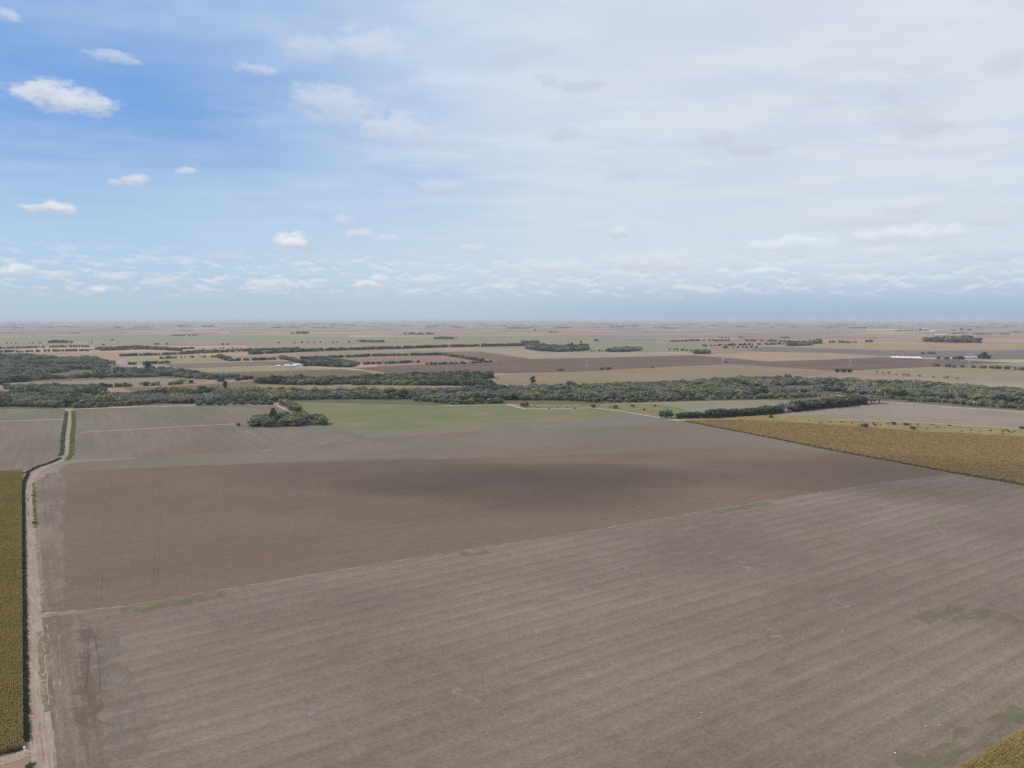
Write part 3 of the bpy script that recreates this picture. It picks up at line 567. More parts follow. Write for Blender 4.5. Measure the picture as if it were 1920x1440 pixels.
# single trees and bushes of the middle distance
singles = [(1622, 801, 'darkbush', 5.0, 'large dark dome-shaped bush on the far edge of the orange crop', 1.5), (1714, 806, 'shrub', 4.6, 'grey-green bush on the far edge of the orange crop right of the dome-shaped bush', 1.0), (1446, 783, 'darkbush', 4.0, 'dark bush at the left tip of the dry grass strip, below the hedgerow', 1.3), (1678, 796, 'darkbush', 3.6, 'left one of two dark bushes in the dry grass above the orange crop', 1.4), (1700, 798, 'darkbush', 3.6, 'right one of two dark bushes in the dry grass above the orange crop', 1.3), (1640, 798, 'shrub', 2.2, 'low bush just right of the dome-shaped bush', 1.3),
 (1916, 804, 'shrub', 3.0, 'dark bush in the dry grass at the right border of the picture', 1.5),
 (983, 762, 'darkbush', 6.5, 'dark bush at the left corner of the rough pasture', 1.4), (1112, 764, 'shrub', 5, 'grey bush by the pale track at the edge of the rough pasture', 1.1), (1152, 766, 'shrub', 5, 'round dark bush in the rough pasture near the pale track bend', 1.2), (1185, 763, 'shrub', 3.2, 'low bush in the green part of the pasture', 1.4), (1208, 769, 'shrub', 2.6, 'small bush in the middle of the pasture', 1.3), (1228, 762, 'shrub', 2.6, 'small bush at the top of the yellowish pasture slope', 1.3),
 (1050, 696, 'darkbush', 7, 'dark bush on the edge of the brown field left of the lattice pylon', 1.5), (1128, 694, 'darkbush', 7.5, 'left dark bush on the brown field edge right of the lattice pylon', 1.3), (1140, 693, 'darkbush', 7.0, 'right dark bush on the brown field edge right of the lattice pylon', 1.3), (912, 713, 'dark', 9, 'dark tree standing alone at the left tip of the tan field', 1.0), (998, 722, 'tall', 16, 'slender tree sticking out above the wood below the tan field', 1.2),
 (1360, 680, 'shrub', 5, 'bush at the foot of the right-hand pylon on the brown field edge', 1.4), (1223, 690, 'shrub', 4.5, 'long low bush halfway along the lower edge of the brown field', 2.0),
 (1570, 698, 'dark', 9, 'left tree of the dark clump under the brown field corner', 1.3), (1582, 698, 'dark', 9.5, 'middle tree of the dark clump under the brown field corner', 1.3), (1593, 698, 'dark', 8.5, 'right tree of the dark clump under the brown field corner', 1.3),
 (1845, 673, 'dark', 23, 'big dark tree towering over the long shed on the right', 0.75), (1836, 672, 'dark', 13, 'lower dark tree between the long shed and the towering tree', 1.0), (1854, 673, 'dark', 12, 'lower dark tree right of the towering tree by the long shed', 1.0),
 (1072, 655, 'tall', 27, 'tall tree standing out of the dark plantation in the middle distance', 1.0), (424, 733, 'tall', 17, 'thin dark tree rising above the wood on the left', 1.0), (277, 695, 'tall', 22, 'high dark tree left of the mauve field', 1.5), (286, 696, 'dark', 14, 'rounded tree right of the high tree by the mauve field', 1.0), (1003, 623, 'tall', 30, 'lone far tree on the tan plain above the green band', 1.1), (1089, 643, 'dark', 13, 'lone far tree behind the dark plantation', .9)]
for x, y, kd, h, lab, wd in singles: tree_at(P(x, y), kd, h, lab, wide=wd)
for k, x in enumerate((522, 552, 566, 577, 589, 601, 624, 631, 655)):
    tree_at(P(x, 643.5 - k * .12), 'broad', random.uniform(7, 11), f'{ordinal(k)} from the left of the spaced trees on the far tan field', 'line of spaced far trees', wide=1.2)
for k, q in enumerate(along([(1640, 700), (1700, 706), (1760, 710), (1800, 714)], 11, 5)):
    tree_at(q, 'bare', random.uniform(6, 9), f'{ordinal(k)} from the left of the sparse grey trees above the right-hand wood', 'sparse trees above the wood', wide=1.1)
for k, q in enumerate(along([(1755, 687), (1790, 689), (1835, 690), (1920, 694)], 26, 4)):
    tree_at(q, random.choice(['broad', 'bare', 'broad']), random.uniform(7, 10), f'{ordinal(k)} tree from the left in the row beside the right border', 'tree row at the right', wide=1.25)
for k in range(46):           # small scrub on the dry grass strip
    x = random.uniform(1450, 1915); f = (x - 1450) / 465; y = random.uniform(781 + f * 24, 789 + f * 27)
    tree_at(P(x, y), 'shrub', random.uniform(.7, 1.7), 'tiny dark scrub bush scattered on the dry grass strip above the orange crop', 'scrub on the dry grass', wide=1.2)
for k in range(16):
    x = random.uniform(985, 1230); y = random.uniform(759, 767) + max(0, (x - 1140) * .06)
    tree_at(P(x, y), 'shrub', random.uniform(.8, 1.8), 'tiny bush scattered over the rough pasture below the wood', 'scrub on the rough pasture', wide=1.3)
# bushes on the road verge
tree_at(P(62, 930), 'lush', 1.8, 'yellow-green bush leaning into the dirt road, upper one on its right verge', wide=1.1)
tree_at(P(65, 941), 'lush', 1.2, 'low green bush on the right verge of the dirt road below the yellow-green one', wide=1.3)
tree_at(P(64.5, 982), 'lush', 2.0, 'bright green squarish bush on the right verge of the dirt road', wide=1.0)

# ------------------------------------------------------------------ masses (kind stuff) as instanced geometry
def scatter(name, pts, rots, scls, meshes, label, cat, idx=None):
    me = bpy.data.meshes.new(name); me.from_pydata([tuple(p) for p in pts], [], [])
    a = me.attributes.new('rz', 'FLOAT', 'POINT'); a.data.foreach_set('value', np.asarray(rots, dtype=np.float32))
    s = me.attributes.new('scl', 'FLOAT_VECTOR', 'POINT'); s.data.foreach_set('vector', np.asarray(scls, dtype=np.float32).ravel())
    if idx is None: idx = rng.integers(0, len(meshes), len(pts))
    ia = me.attributes.new('form', 'INT', 'POINT'); ia.data.foreach_set('value', np.asarray(idx, dtype=np.int32))
    o = bpy.data.objects.new(name, me); C.objects.link(o)
    ng = bpy.data.node_groups.new(name + '_scatter', 'GeometryNodeTree')
    ng.interface.new_socket('Geometry', in_out='INPUT', socket_type='NodeSocketGeometry'); ng.interface.new_socket('Geometry', in_out='OUTPUT', socket_type='NodeSocketGeometry')
    N = ng.nodes; L = ng.links; gi = N.new('NodeGroupInput'); go = N.new('NodeGroupOutput')
    iop = N.new('GeometryNodeInstanceOnPoints'); jn = N.new('GeometryNodeJoinGeometry')
    for mm in reversed(meshes):
        proto = bpy.data.objects.new(mm.name + '_form', mm); oi = N.new('GeometryNodeObjectInfo'); oi.inputs['Object'].default_value = proto
        gt = N.new('GeometryNodeGeometryToInstance'); L.new(oi.outputs['Geometry'], gt.inputs[0]); L.new(gt.outputs[0], jn.inputs[0])
    L.new(gi.outputs[0], iop.inputs['Points']); L.new(jn.outputs[0], iop.inputs['Instance']); iop.inputs['Pick Instance'].default_value = True
    fa = N.new('GeometryNodeInputNamedAttribute'); fa.data_type = 'INT'; fa.inputs['Name'].default_value = 'form'
    L.new([x for x in fa.outputs if x.type == 'INT' and x.enabled][0], iop.inputs['Instance Index'])
    ra = N.new('GeometryNodeInputNamedAttribute'); ra.data_type = 'FLOAT'; ra.inputs['Name'].default_value = 'rz'
    cx = N.new('ShaderNodeCombineXYZ'); L.new([x for x in ra.outputs if x.type == 'VALUE' and x.enabled][0], cx.inputs[2]); L.new(cx.outputs[0], iop.inputs['Rotation'])
    sa = N.new('GeometryNodeInputNamedAttribute'); sa.data_type = 'FLOAT_VECTOR'; sa.inputs['Name'].default_value = 'scl'
    L.new([x for x in sa.outputs if x.type == 'VECTOR' and x.enabled][0], iop.inputs['Scale'])
    L.new(iop.outputs[0], go.inputs[0])
    md = o.modifiers.new('scatter', 'NODES'); md.node_group = ng
    return tag(o, label, cat, kind='stuff')
def tree_mass(name, spots, label, mix, patch=55.0):
    """spots: list of (x, y, height); species gather in patches"""
    forms = []; of = {}
    for kd, _ in mix:
        of[kd] = list(range(len(forms), len(forms) + NVAR)); forms += [LIB[kd, i][0] for i in range(NVAR)]
    pts = [(x, y, 0.0) for x, y, h in spots]; n = len(pts); idx = []
    for x, y, h in spots:
        best = max(mix, key=lambda kw: kw[1] * 0.12 + 1.25 * mnoise.noise(Vector((x / patch + 17.3 * ord(kw[0][0]), y / patch + 5.1 * ord(kw[0][1]), 0.0))) + random.gauss(0, .28))
        idx.append(random.choice(of[best[0]]))
    h = np.array([q[2] for q in spots]); wd = rng.uniform(.95, 1.5, n)
    return scatter(name, pts, rng.uniform(0, 6.28, n), np.stack([h * wd, h * wd, h], 1), forms, label, 'trees', idx)
def fill(poly, per_m2, hlo, hhi, gaps=0.0):
    """spots inside a photograph outline at an even ground density"""
    w = [P(*p) for p in poly]; xs = [q.x for q in w]; ys = [q.y for q in w]; wp = [(q.x, q.y) for q in w]
    n = int((max(xs) - min(xs)) * (max(ys) - min(ys)) * per_m2); X = rng.uniform(min(xs), max(xs), n); Y = rng.uniform(min(ys), max(ys), n); r = []
    for x, y in zip(X, Y):
        if gaps and mnoise.noise(Vector((x / 210, y / 62, 3.3))) + .5 * mnoise.noise(Vector((x / 70, y / 30, 9.1))) > .62 - gaps: continue
        if inside(x, y, wp): r.append((x, y, random.uniform(hlo, hhi) * (1.35 if random.random() < .06 else 1)))
    return r
def line(px, spacing, jit, hlo, hhi, miss=0.0):
    w = [P(*p) for p in px]; L = sum((b - a).length for a, b in zip(w, w[1:]))
    return [(q.x, q.y, random.uniform(hlo, hhi)) for q in along(px, max(2, int(L / spacing)), jit) if random.random() > miss]

belt = fill([(-160, 745), (0, 742), (100, 745), (180, 750), (240, 745), (330, 738), (480, 735), (600, 738), (800, 738), (860, 733), (960, 731), (1100, 728), (1250, 723), (1330, 717), (1450, 713), (1550, 716), (1700, 723), (1800, 729), (1920, 737), (2080, 745), (2080, 762), (1920, 757), (1800, 750), (1700, 745), (1560, 737), (1440, 740), (1300, 747), (1130, 752), (960, 750), (850, 755), (760, 748), (540, 748), (500, 757), (370, 757), (240, 757), (120, 763), (-160, 762)], 1 / 36, 4.5, 11.5, 0.18)
belt += fill([(1440, 740), (1560, 739), (1700, 746), (1800, 751), (1920, 758), (2080, 764), (2080, 778), (1920, 767), (1830, 760), (1700, 751), (1560, 744), (1440, 747)], 1 / 70, 2.5, 6)
tree_mass('riverside_wood', belt, 'broad band of mixed grey and green wood across the middle of the plain', [('broad', 3), ('dark', 2), ('bare', 4), ('olive', 1)])
far_wood = fill([(480, 719), (560, 722), (700, 722), (850, 723), (930, 728), (900, 716), (925, 706), (860, 703), (800, 706), (680, 709), (640, 714), (600, 715), (480, 713)], 1 / 42, 5, 11)
left_wood = fill([(-200, 664), (0, 667), (60, 669), (120, 676), (170, 672), (235, 690), (290, 692), (400, 707), (460, 710), (395, 712), (300, 707), (170, 711), (180, 704), (178, 693), (140, 696), (84, 702), (95, 711), (60, 714), (0, 722), (-200, 726)], 1 / 50, 5, 12, 0.52)
left_wood += fill([(10, 728), (60, 728), (180, 729), (200, 735), (180, 741), (100, 739), (20, 733)], 1 / 26, 6, 10)
left_wood += fill([(95, 711), (180, 708), (300, 707), (290, 705), (180, 705), (120, 709)], 1 / 30, 6, 9)
tree_mass('left_wood', left_wood, 'dark wood with small clearings filling the left side of the plain', [('broad', 3), ('dark', 3), ('bare', 4), ('olive', 0)])
tree_mass('dark_plantation_wood', far_wood, 'dense dark green wood just beyond the grey band of wood, left of centre', [('broad', 4), ('dark', 5), ('olive', 0)])
rows = []
for px, sp, hl, hh, ms in [([(-150, 655), (0, 654), (130, 651), (165, 651)], 7, 6, 9, .1), ([(-150, 661), (0, 661), (130, 659), (195, 658)], 6, 6, 10, .15), ([(180, 656), (260, 652), (340, 657)], 4, 7, 11, 0), ([(190, 658), (270, 655), (340, 658)], 4, 7, 10, .1), ([(225, 668), (330, 665), (410, 661), (480, 658)], 5, 6, 9, .1), ([(340, 662), (400, 659), (470, 657)], 5, 6, 9, .15),
    ([(470, 665), (560, 660), (640, 657), (760, 654), (850, 651), (960, 649), (1005, 647)], 4.5, 8, 13, .08), ([(455, 659), (500, 657), (560, 655)], 5, 7, 10, .1), ([(300, 673), (340, 671), (410, 670)], 7, 4, 8, .25), ([(410, 670), (432, 677)], 4, 8, 11, 0), ([(432, 677), (480, 676), (532, 674)], 6, 6, 9, .15), ([(527, 672), (545, 676), (566, 682)], 4, 7, 10, 0), ([(565, 674), (700, 668), (830, 666), (905, 678)], 4, 6, 9.5, .03),
    ([(672, 684), (730, 682), (786, 680)], 4.5, 5, 8, .05), ([(800, 684), (870, 682), (922, 679)], 5, 4, 7, .1), ([(180, 727), (240, 725), (320, 722), (365, 718)], 6, 5, 8, .15), ([(400, 716), (440, 714), (470, 711)], 5, 6, 9, .1), ([(240, 684), (300, 682), (320, 681)], 6, 6, 9, .2), ([(955, 649), (1022, 648)], 4, 8, 12, 0), ([(1250, 641), (1310, 640)], 7, 7, 10, .2), ([(1285, 639), (1360, 639)], 7, 7, 10, .15), ([(1338, 640), (1372, 639)], 7, 7, 10, .15), ([(1395, 640), (1480, 641)], 13, 8, 13, .35), ([(1470, 643), (1560, 643), (1620, 643)], 13, 8, 13, .35),
    ([(1310, 650), (1380, 648), (1470, 646), (1530, 648)], 8, 7, 11, .3), ([(1355, 653), (1430, 652)], 9, 6, 10, .4), ([(1255, 656), (1305, 659)], 10, 6, 8, .4), ([(1060, 660), (1140, 659)], 12, 4, 7, .5), ([(90, 643), (105, 643)], 5, 10, 14, 0), ([(100, 643), (140, 643)], 6, 10, 15, .1), ([(-50, 646), (0, 645), (95, 644)], 14, 4, 8, .3), ([(340, 655), (365, 654)], 5, 6, 9, .2), ([(370, 655), (460, 653)], 12, 4, 8, .4), ([(1030, 624), (1045, 624)], 8, 8, 12, .3), ([(670, 641), (720, 642)], 6, 8, 12, .1), ([(755, 627), (815, 627)], 9, 10, 16, .1), ([(815, 636), (858, 636)], 7, 9, 16, .1), ([(978, 644), (1010, 644)], 5, 10, 15, .1), ([(565, 687), (640, 685)], 4, 6, 9, .1),
    ([(1760, 674), (1790, 674), (1808, 674)], 5, 8, 11, .1), ([(1723, 664), (1735, 664)], 5, 5, 8, .2), ([(1738, 663), (1752, 664)], 5, 5, 8, .2), ([(1625, 642), (1636, 642)], 7, 10, 14, .1)]:
    rows += line(px, sp * 1.2, 2.0, hl * 1.1, hh * 1.15, ms)
rows += fill([(566, 680), (600, 677), (640, 678), (668, 684), (660, 689), (620, 688), (590, 686)], 1 / 30, 7, 10)
rows += fill([(984, 654), (1040, 652), (1100, 652), (1101, 657), (1050, 660), (1010, 658)], 1 / 40, 10, 15)
rows += fill([(1139, 658), (1170, 656), (1200, 655), (1203, 657), (1170, 660), (1142, 660)], 1 / 40, 8, 13)
rows += fill([(1300, 663), (1330, 661), (1327, 664), (1303, 664)], 1 / 40, 9, 13)
rows += fill([(1475, 648), (1510, 646), (1512, 648), (1480, 649)], 1 / 50, 10, 15)
rows += fill([(1518, 644), (1536, 643), (1536, 644.5), (1520, 644.6)], 1 / 60, 14, 20)
rows += fill([(1734, 641), (1756, 639), (1834, 641), (1836, 643), (1790, 643), (1745, 641.6)], 1 / 700, 18, 30)
tree_mass('far_hedgerows', rows, 'distant dark hedgerows and shelter belts between the far fields', [('dark', 5), ('broad', 4), ('bare', 1), ('olive', 1)])
dots = []
for x, y, wpx, h in [(117, 613, 14, 14), (222, 615, 12, 16), (232, 625, 3, 12), (140, 625.5, 20, 9), (25, 608, 24, 16), (78, 610, 20, 10), (62, 612, 12, 12), (344, 630, 44, 12), (345, 620, 32, 10), (338, 613, 3, 36), (385, 613, 18, 22), (398, 612, 8, 22), (455, 608, 70, 20), (570, 626, 20, 26), (553, 626, 6, 18), (625, 610, 12, 26), (600, 607, 40, 14), (658, 609, 12, 20), (698, 607, 16, 24), (670, 605, 14, 20), (790, 604, 14, 26), (811, 612, 22, 10), (905, 606, 14, 20), (970, 616, 40, 18), (1053, 615, 28, 12), (1130, 608, 42, 20), (1067, 605, 14, 18), (977, 605, 12, 16), (1258, 616, 24, 12), (1300, 609, 22, 20), (1430, 607, 26, 20), (1388, 612, 24, 14), (1550, 606, 24, 18), (1610, 615.5, 36, 20), (1575, 609, 18, 16), (1700, 621, 40, 14), (1728, 620, 14, 22), (1808, 620, 6, 30), (1790, 620, 8, 14), (1840, 627, 30, 12), (1880, 627, 16, 12), (1905, 623, 18, 12), (1797, 626, 26, 14), (1725, 606, 22, 14), (1640, 634, 10, 8), (1470, 634, 16, 12), (1355, 634, 12, 12), (1390, 634, 10, 12), (1118, 640, 8, 12), (208, 638, 6, 10), (294, 646, 10, 10), (196, 649, 6, 11), (320, 646, 5, 14), (419, 647, 5, 12), (170, 643, 5, 8)]:
    a, c = P(x - wpx / 2, y), P(x + wpx / 2, y); n = max(2, int((c - a).length / (h * .45)))
    for k in range(n):
        q = a.lerp(c, (k + .5) / n); dots.append((q.x + random.gauss(0, h * .3), q.y + random.gauss(0, h * 2), h * random.uniform(.65, 1.05)))
for k in range(420):          # farm clumps all the way to the horizon
    d = 9000 * (46000 / 9000) ** random.random(); u = random.uniform(-.78, .78); n = random.randrange(3, 12); a = random.uniform(-.3, .3)
    for j in range(n): dots.append((u * d + (j - n / 2) * 22 * math.cos(a), d + (j - n / 2) * 22 * math.sin(a), random.uniform(9, 17)))
tree_mass('distant_tree_clumps', dots, 'tiny bluish tree clumps dotted over the plain towards the horizon', [('broad', 4), ('tall', 1)])

# ---- crops
def corn_form(seed, L=2.0):
    r = random.Random(seed); V = []; F = []
    for i in range(9):
        x = (i + .5) * L / 9 - L / 2 + r.uniform(-.05, .05); y = r.gauss(0, .05); h = r.uniform(1.55, 2.05)
        bar_geo((x, y, 0), (x + r.gauss(0, .05), y + r.gauss(0, .05), h), .018, V, F, .008)
        for k in range(7):
            a = r.uniform(0, 6.28); z = h * (.3 + .1 * k); l = r.uniform(.3, .5); dx, dy = math.cos(a), math.sin(a); wd = .05; n = len(V)
            V += [(x - dy * wd, y + dx * wd, z), (x + dy * wd, y - dx * wd, z), (x + dx * l * .6 + dy * wd, y + dy * l * .6 - dx * wd, z + .16), (x + dx * l * .6 - dy * wd, y + dy * l * .6 + dx * wd, z + .16), (x + dx * l, y + dy * l, z - .12)]
            F += [(n, n + 1, n + 2, n + 3), (n + 3, n + 2, n + 4)]
    return V, F
def crop_mat(name, ca, cb, cc, s1=0.02):
    m, t, b = new_mat(name); oi = t.n.new('ShaderNodeObjectInfo'); p = world_pos(t)
    n = t.noise(p, s1, 5.0, 0.6); n2 = t.noise(p, 1.3, 3.0, 0.7)
    col = t.mix(t.smooth(n, .38, .62), ca, cb); col = t.mix(t.math('MULTIPLY', t.smooth(n2, .4, .75), .4), col, cc)
    k = t.math('MULTIPLY_ADD', oi.outputs['Random'], .2, .9); t.l.new(t.mix(1.0, col, t.xyz(k, k, k), 'MULTIPLY'), b.inputs['Base Color'])
    return m
def form_mesh(name, geo, mat):
    me = bpy.data.meshes.new(name); me.from_pydata(geo[0], [], geo[1]); me.update(); me.materials.append(mat); return me
m_corn = crop_mat('ripe_maize', (.355, .250, .085), (.285, .225, .072), (.44, .33, .145), 0.07)
corn = [form_mesh('maize_row', corn_form(s), m_corn) for s in range(4)]
def crop_rows(name, edge_a, edge_b, side, rows_n, sp, label, a_trim=0.0, cut=None):
    a, b = edge_a, edge_b; d = (b - a).normalized(); n = Vector((-d.y, d.x, 0)) * side; L = (b - a).length; pts = []
    for r in range(rows_n):
        for s in np.arange(0, L, 2.0):
            q = a + d * (s + 1) + n * (sp * r + random.gauss(0, .03))
            if cut and not cut(q): continue
            pts.append((q.x, q.y, 0.02))
    k = len(pts); ang = math.atan2(d.y, d.x); sz = rng.uniform(.85, 1.12, k)
    return scatter(name, pts, ang + rng.choice([0, math.pi], k), np.stack([np.ones(k), np.ones(k), sz], 1), corn, label, 'crop')
ca, cb = P(42, 1405), P(40, 884)
cb = Vector((ca.x + (cb.x - ca.x), cb.y, 0))
crop_rows('maize_crop', ca, cb, 1, 110, .52, 'golden brown maize standing in rows left of the dirt road')
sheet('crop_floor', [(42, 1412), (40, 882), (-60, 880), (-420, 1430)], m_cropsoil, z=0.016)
ca, cb = P(1800, 1446), P(1924, 1372); d = (cb - ca).normalized()
crop_rows('maize_crop', ca - d * 30, cb + d * 90, -1, 130, .52, 'yellow-brown maize filling the bottom right corner of the picture')
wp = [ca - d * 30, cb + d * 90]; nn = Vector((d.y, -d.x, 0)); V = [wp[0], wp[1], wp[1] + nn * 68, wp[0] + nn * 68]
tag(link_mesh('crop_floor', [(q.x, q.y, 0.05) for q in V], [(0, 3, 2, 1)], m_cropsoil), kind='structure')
def sorghum_form(seed, S=4.0):
    r = np.random.default_rng(seed); V = []; F = []; n = 260
    pos = np.stack([r.uniform(-S / 2, S / 2, n), np.round(r.uniform(-S / 2, S / 2, n) / .52) * .52 + r.normal(0, .05, n), r.uniform(.55, 1.05, n)], 1)
    nr = r.normal(size=(n, 3)) * .6 + np.array([0, 0, 1.0]); global rng; keep = rng; rng = r; quads_cloud(pos, nr, r.uniform(.08, .16, n), V, F, 1.0); rng = keep
    return V, F
m_sorg = crop_mat('ripe_sorghum', (.430, .265, .105), (.390, .270, .115), (.370, .280, .130), 0.018)
sorg = [form_mesh('sorghum_patch', sorghum_form(s), m_sorg) for s in range(4)]
w = [P(*p) for p in ORANGE]; wp = [(q.x, q.y) for q in w]; ang = R(ROWS); pts = []
X0, X1, Y0, Y1 = min(q[0] for q in wp), max(q[0] for q in wp), min(q[1] for q in wp), max(q[1] for q in wp)
for x in np.arange(X0, X1, 3.6):
    for y in np.arange(Y0, Y1, 3.6):
        if inside(x, y, wp): pts.append((x + random.uniform(-.4, .4), y + random.uniform(-.4, .4), 0.05))
k = len(pts); scatter('sorghum_crop', pts, np.full(k, R(8.0)), np.stack([np.ones(k), np.ones(k), rng.uniform(.85, 1.15, k)], 1), sorg, 'orange-brown ripe crop covering the field on the right', 'crop')

# ---- verge grass
def tuft_form(seed):
    r = np.random.default_rng(seed); V = []; F = []
    for i in range(26):
        a = r.uniform(0, 6.28); q = r.uniform(0, .45); x, y = q * math.cos(a), q * math.sin(a); h = r.uniform(.5, 1.0); l = r.normal(0, .18, 2); s = r.uniform(.04, .08); c, e = math.cos(a + 1), math.sin(a + 1); n = len(V)
        V += [(x - c * s, y - e * s, 0), (x + c * s, y + e * s, 0), (x + l[0] + c * s, y + l[1] + e * s, h * .7), (x + l[0] * 1.6, y + l[1] * 1.6, h)]; F += [(n, n + 1, n + 2, n + 3)]
    return V, F
def verge(name, px, width, per_m2, hlo, hhi, cols, label, miss=.0):
    mt = leaf_mat(name + '_leaf', *cols, scale=.25); fm = [form_mesh('tuft', tuft_form(s), mt) for s in range(4)]
    w = resample([P(*p) for p in px], 1.0); pts = []
    for a, b in zip(w, w[1:]):
        d = (b - a); L = d.length
        if L < 1e-6: continue
        d = d / L; n = Vector((-d.y, d.x, 0))
        for _ in range(rng.poisson(L * width * per_m2)):
            if random.random() < miss: continue
            q = a.lerp(b, random.random()) + n * random.uniform(-width / 2, width / 2); pts.append((q.x, q.y, .02))
    k = len(pts); h = rng.uniform(hlo, hhi, k)
    return scatter(name, pts, rng.uniform(0, 6.28, k), np.stack([rng.uniform(.7, 1.3, k)] * 2 + [h], 1), fm, label, 'grass')
verge('verge_grass', [(47.5, 1392), (46, 1250), (44.5, 1100), (44, 1000), (43.5, 930), (45, 905), (53, 889)], 1.7, 3.2, .9, 1.9, ((.070, .095, .055), (.095, .120, .068), (.140, .135, .08)), 'dark green weeds between the maize and the dirt road')
verge('verge_grass', [(48, 888), (70, 876), (95, 868), (113, 860)], 3.2, 1.8, .6, 1.4, ((.075, .095, .055), (.115, .120, .068)), 'dark weedy ditch on the upper side of the road bend')
verge('verge_grass', [(114, 856), (117, 845), (118, 820), (121, 803), (123, 789), (125, 772)], 4.0, 0.8, .4, .9, ((.120, .150, .070), (.160, .175, .085)), 'green verge grass on the left of the far road stretch')
verge('verge_grass', [(126, 863), (134.5, 852), (135.5, 820), (138, 803), (138.5, 789), (137.5, 770)], 4.6, 0.8, .4, .8, ((.215, .255, .085), (.255, .270, .105)), 'bright green verge grass on the right of the far road stretch')
ribbon('weed_strip', [(74, 1185), (79.5, 1260), (88, 1335)], 1.6, patchy_mat('road_weeds', (.205, .18, .08), (.16, .15, .065), 0.36, 0.5, 0.3), 0.092, jit=.25, step=1.5)
verge('verge_grass', [(63.5, 905), (63.5, 935), (65, 965), (66, 990)], 1.8, 1.1, .3, .6, ((.260, .250, .090), (.300, .270, .120)), 'yellow-green weeds on the right edge of the road below the bend')
verge('verge_grass', [(60, 1432), (52, 1440), (62, 1450)], 2.0, 2.0, .4, .9, ((.150, .185, .060), (.190, .200, .080)), 'green weeds where the side track meets the road')
verge('verge_grass', [(1284, 790), (1420, 816), (1560, 844.5), (1790, 887.5), (1920, 909.5), (2080, 938)], 1.6, 1.2, .6, 1.2, ((.130, .115, .048), (.185, .155, .065)), 'dark weedy line along the near edge of the orange crop')

# ------------------------------------------------------------------ pylons
m_steel = plain_mat('galvanised_steel', (.50, .52, .54), 0.1, 0.5, 0.55)
m_ins = plain_mat('insulator_glass', (.25, .32, .33), 0.1, 2.0, 0.3)
def pylon_parts():
    """lattice tower 30 m high"""
    H = 30.0; ps = []; lv = [0, 7, 13, 18, 22]; hw = lambda z: 2.6 - 1.7 * min(z, 22) / 22
    cor = lambda z, i: (hw(z) * (1, -1, -1, 1)[i], hw(z) * (1, 1, -1, -1)[i], z)
    for i in range(4):
        V = []; F = []; bar_geo(cor(0, i), cor(22, i), .13, V, F, .10); ps.append(('leg', V, F, m_steel))
    V = []; F = []
    for a, b in zip(lv, lv[1:]):
        for i in range(4):
            j = (i + 1) % 4; bar_geo(cor(a, i), cor(b, j), .07, V, F); bar_geo(cor(a, j), cor(b, i), .07, V, F); bar_geo(cor(b, i), cor(b, j), .07, V, F)
    ps.append(('bracing', V, F, m_steel))
    V = []; F = []
    for s in (-1, 1):
        for y in (-.5, .5):
            bar_geo((s * .9, y, 22), (s * 3.6, y, 27), .10, V, F); bar_geo((s * .3, y, 23.6), (s * 3.4, y, 27), .06, V, F); bar_geo((s * 3.6, y, 27), (s * 4.2, 0, H), .08, V, F); bar_geo((s * 2.2, y, 27), (s * 4.2, 0, H), .06, V, F)
    for y in (-.5, .5): bar_geo((-.9, y, 22), (.9, y, 22), .08, V, F)
    ps.append(('head_frame', V, F, m_steel))
    V = []; F = []
    for y in (-.5, .5):
        bar_geo((-8.5, y * .3, 27), (8.5, y * .3, 27), .10, V, F); bar_geo((-8.5, 0, 27), (-3.6, y, 28.2), .07, V, F); bar_geo((8.5, 0, 27), (3.6, y, 28.2), .07, V, F); bar_geo((-3.6, y, 28.2), (3.6, y, 28.2), .08, V, F)
        for k in range(8): bar_geo((-3.6 + k * .9, y, 27 if k % 2 else 28.2), (-2.7 + k * .9, y, 28.2 if k % 2 else 27), .05, V, F)
    ps.append(('cross_arm', V, F, m_steel))
    for x in (-8, 0, 8):
        V = []; F = []
        for k in range(6): bar_geo((x, 0, 26.9 - k * .38), (x, 0, 26.72 - k * .38), .14, V, F, .06)
        bar_geo((x, 0, 26.9), (x, 0, 24.5), .03, V, F); ps.append(('insulator', V, F, m_ins))
    return ps
PY = []
for nm, V, F, mt in pylon_parts():
    me = bpy.data.meshes.new(nm); me.from_pydata(V, [], F); me.update(); me.materials.append(mt); PY.append((nm, me))
PYL = [(210, 707, 'lattice pylon above the left wood, leftmost of the power line'), (546, 710, 'lattice pylon in front of the white farm sheds left of centre'), (838, 699, 'lattice pylon on the brown field behind the dark wood, third from the left'), (1100, 697, 'lattice pylon on the edge of the brown field right of centre'), (1355, 694, 'lattice pylon in the tan field, fourth from the right border end of the line'), (1594, 688, 'lattice pylon inside the brown field right of the tan field'), (1818, 682, 'lattice pylon in front of the long pale shed on the right')]
PYL[4] = (1355, 694, 'lattice pylon on the streaky tan field near its upper edge')
PW = [P(x, y) for x, y, _ in PYL]
for i, (x, y, lab) in enumerate(PYL):
    a, b2 = PW[max(0, i - 1)], PW[min(len(PW) - 1, i + 1)]; ang = math.atan2((b2 - a).y, (b2 - a).x) + math.pi / 2
    o = empty('lattice_pylon', (PW[i].x, PW[i].y, 0.0), ang, 0.95); tag(o, lab, 'pylon', 'pylons of the power line')
    for nm, me in PY: c = bpy.data.objects.new(nm, me); C.objects.link(c); c.parent = o

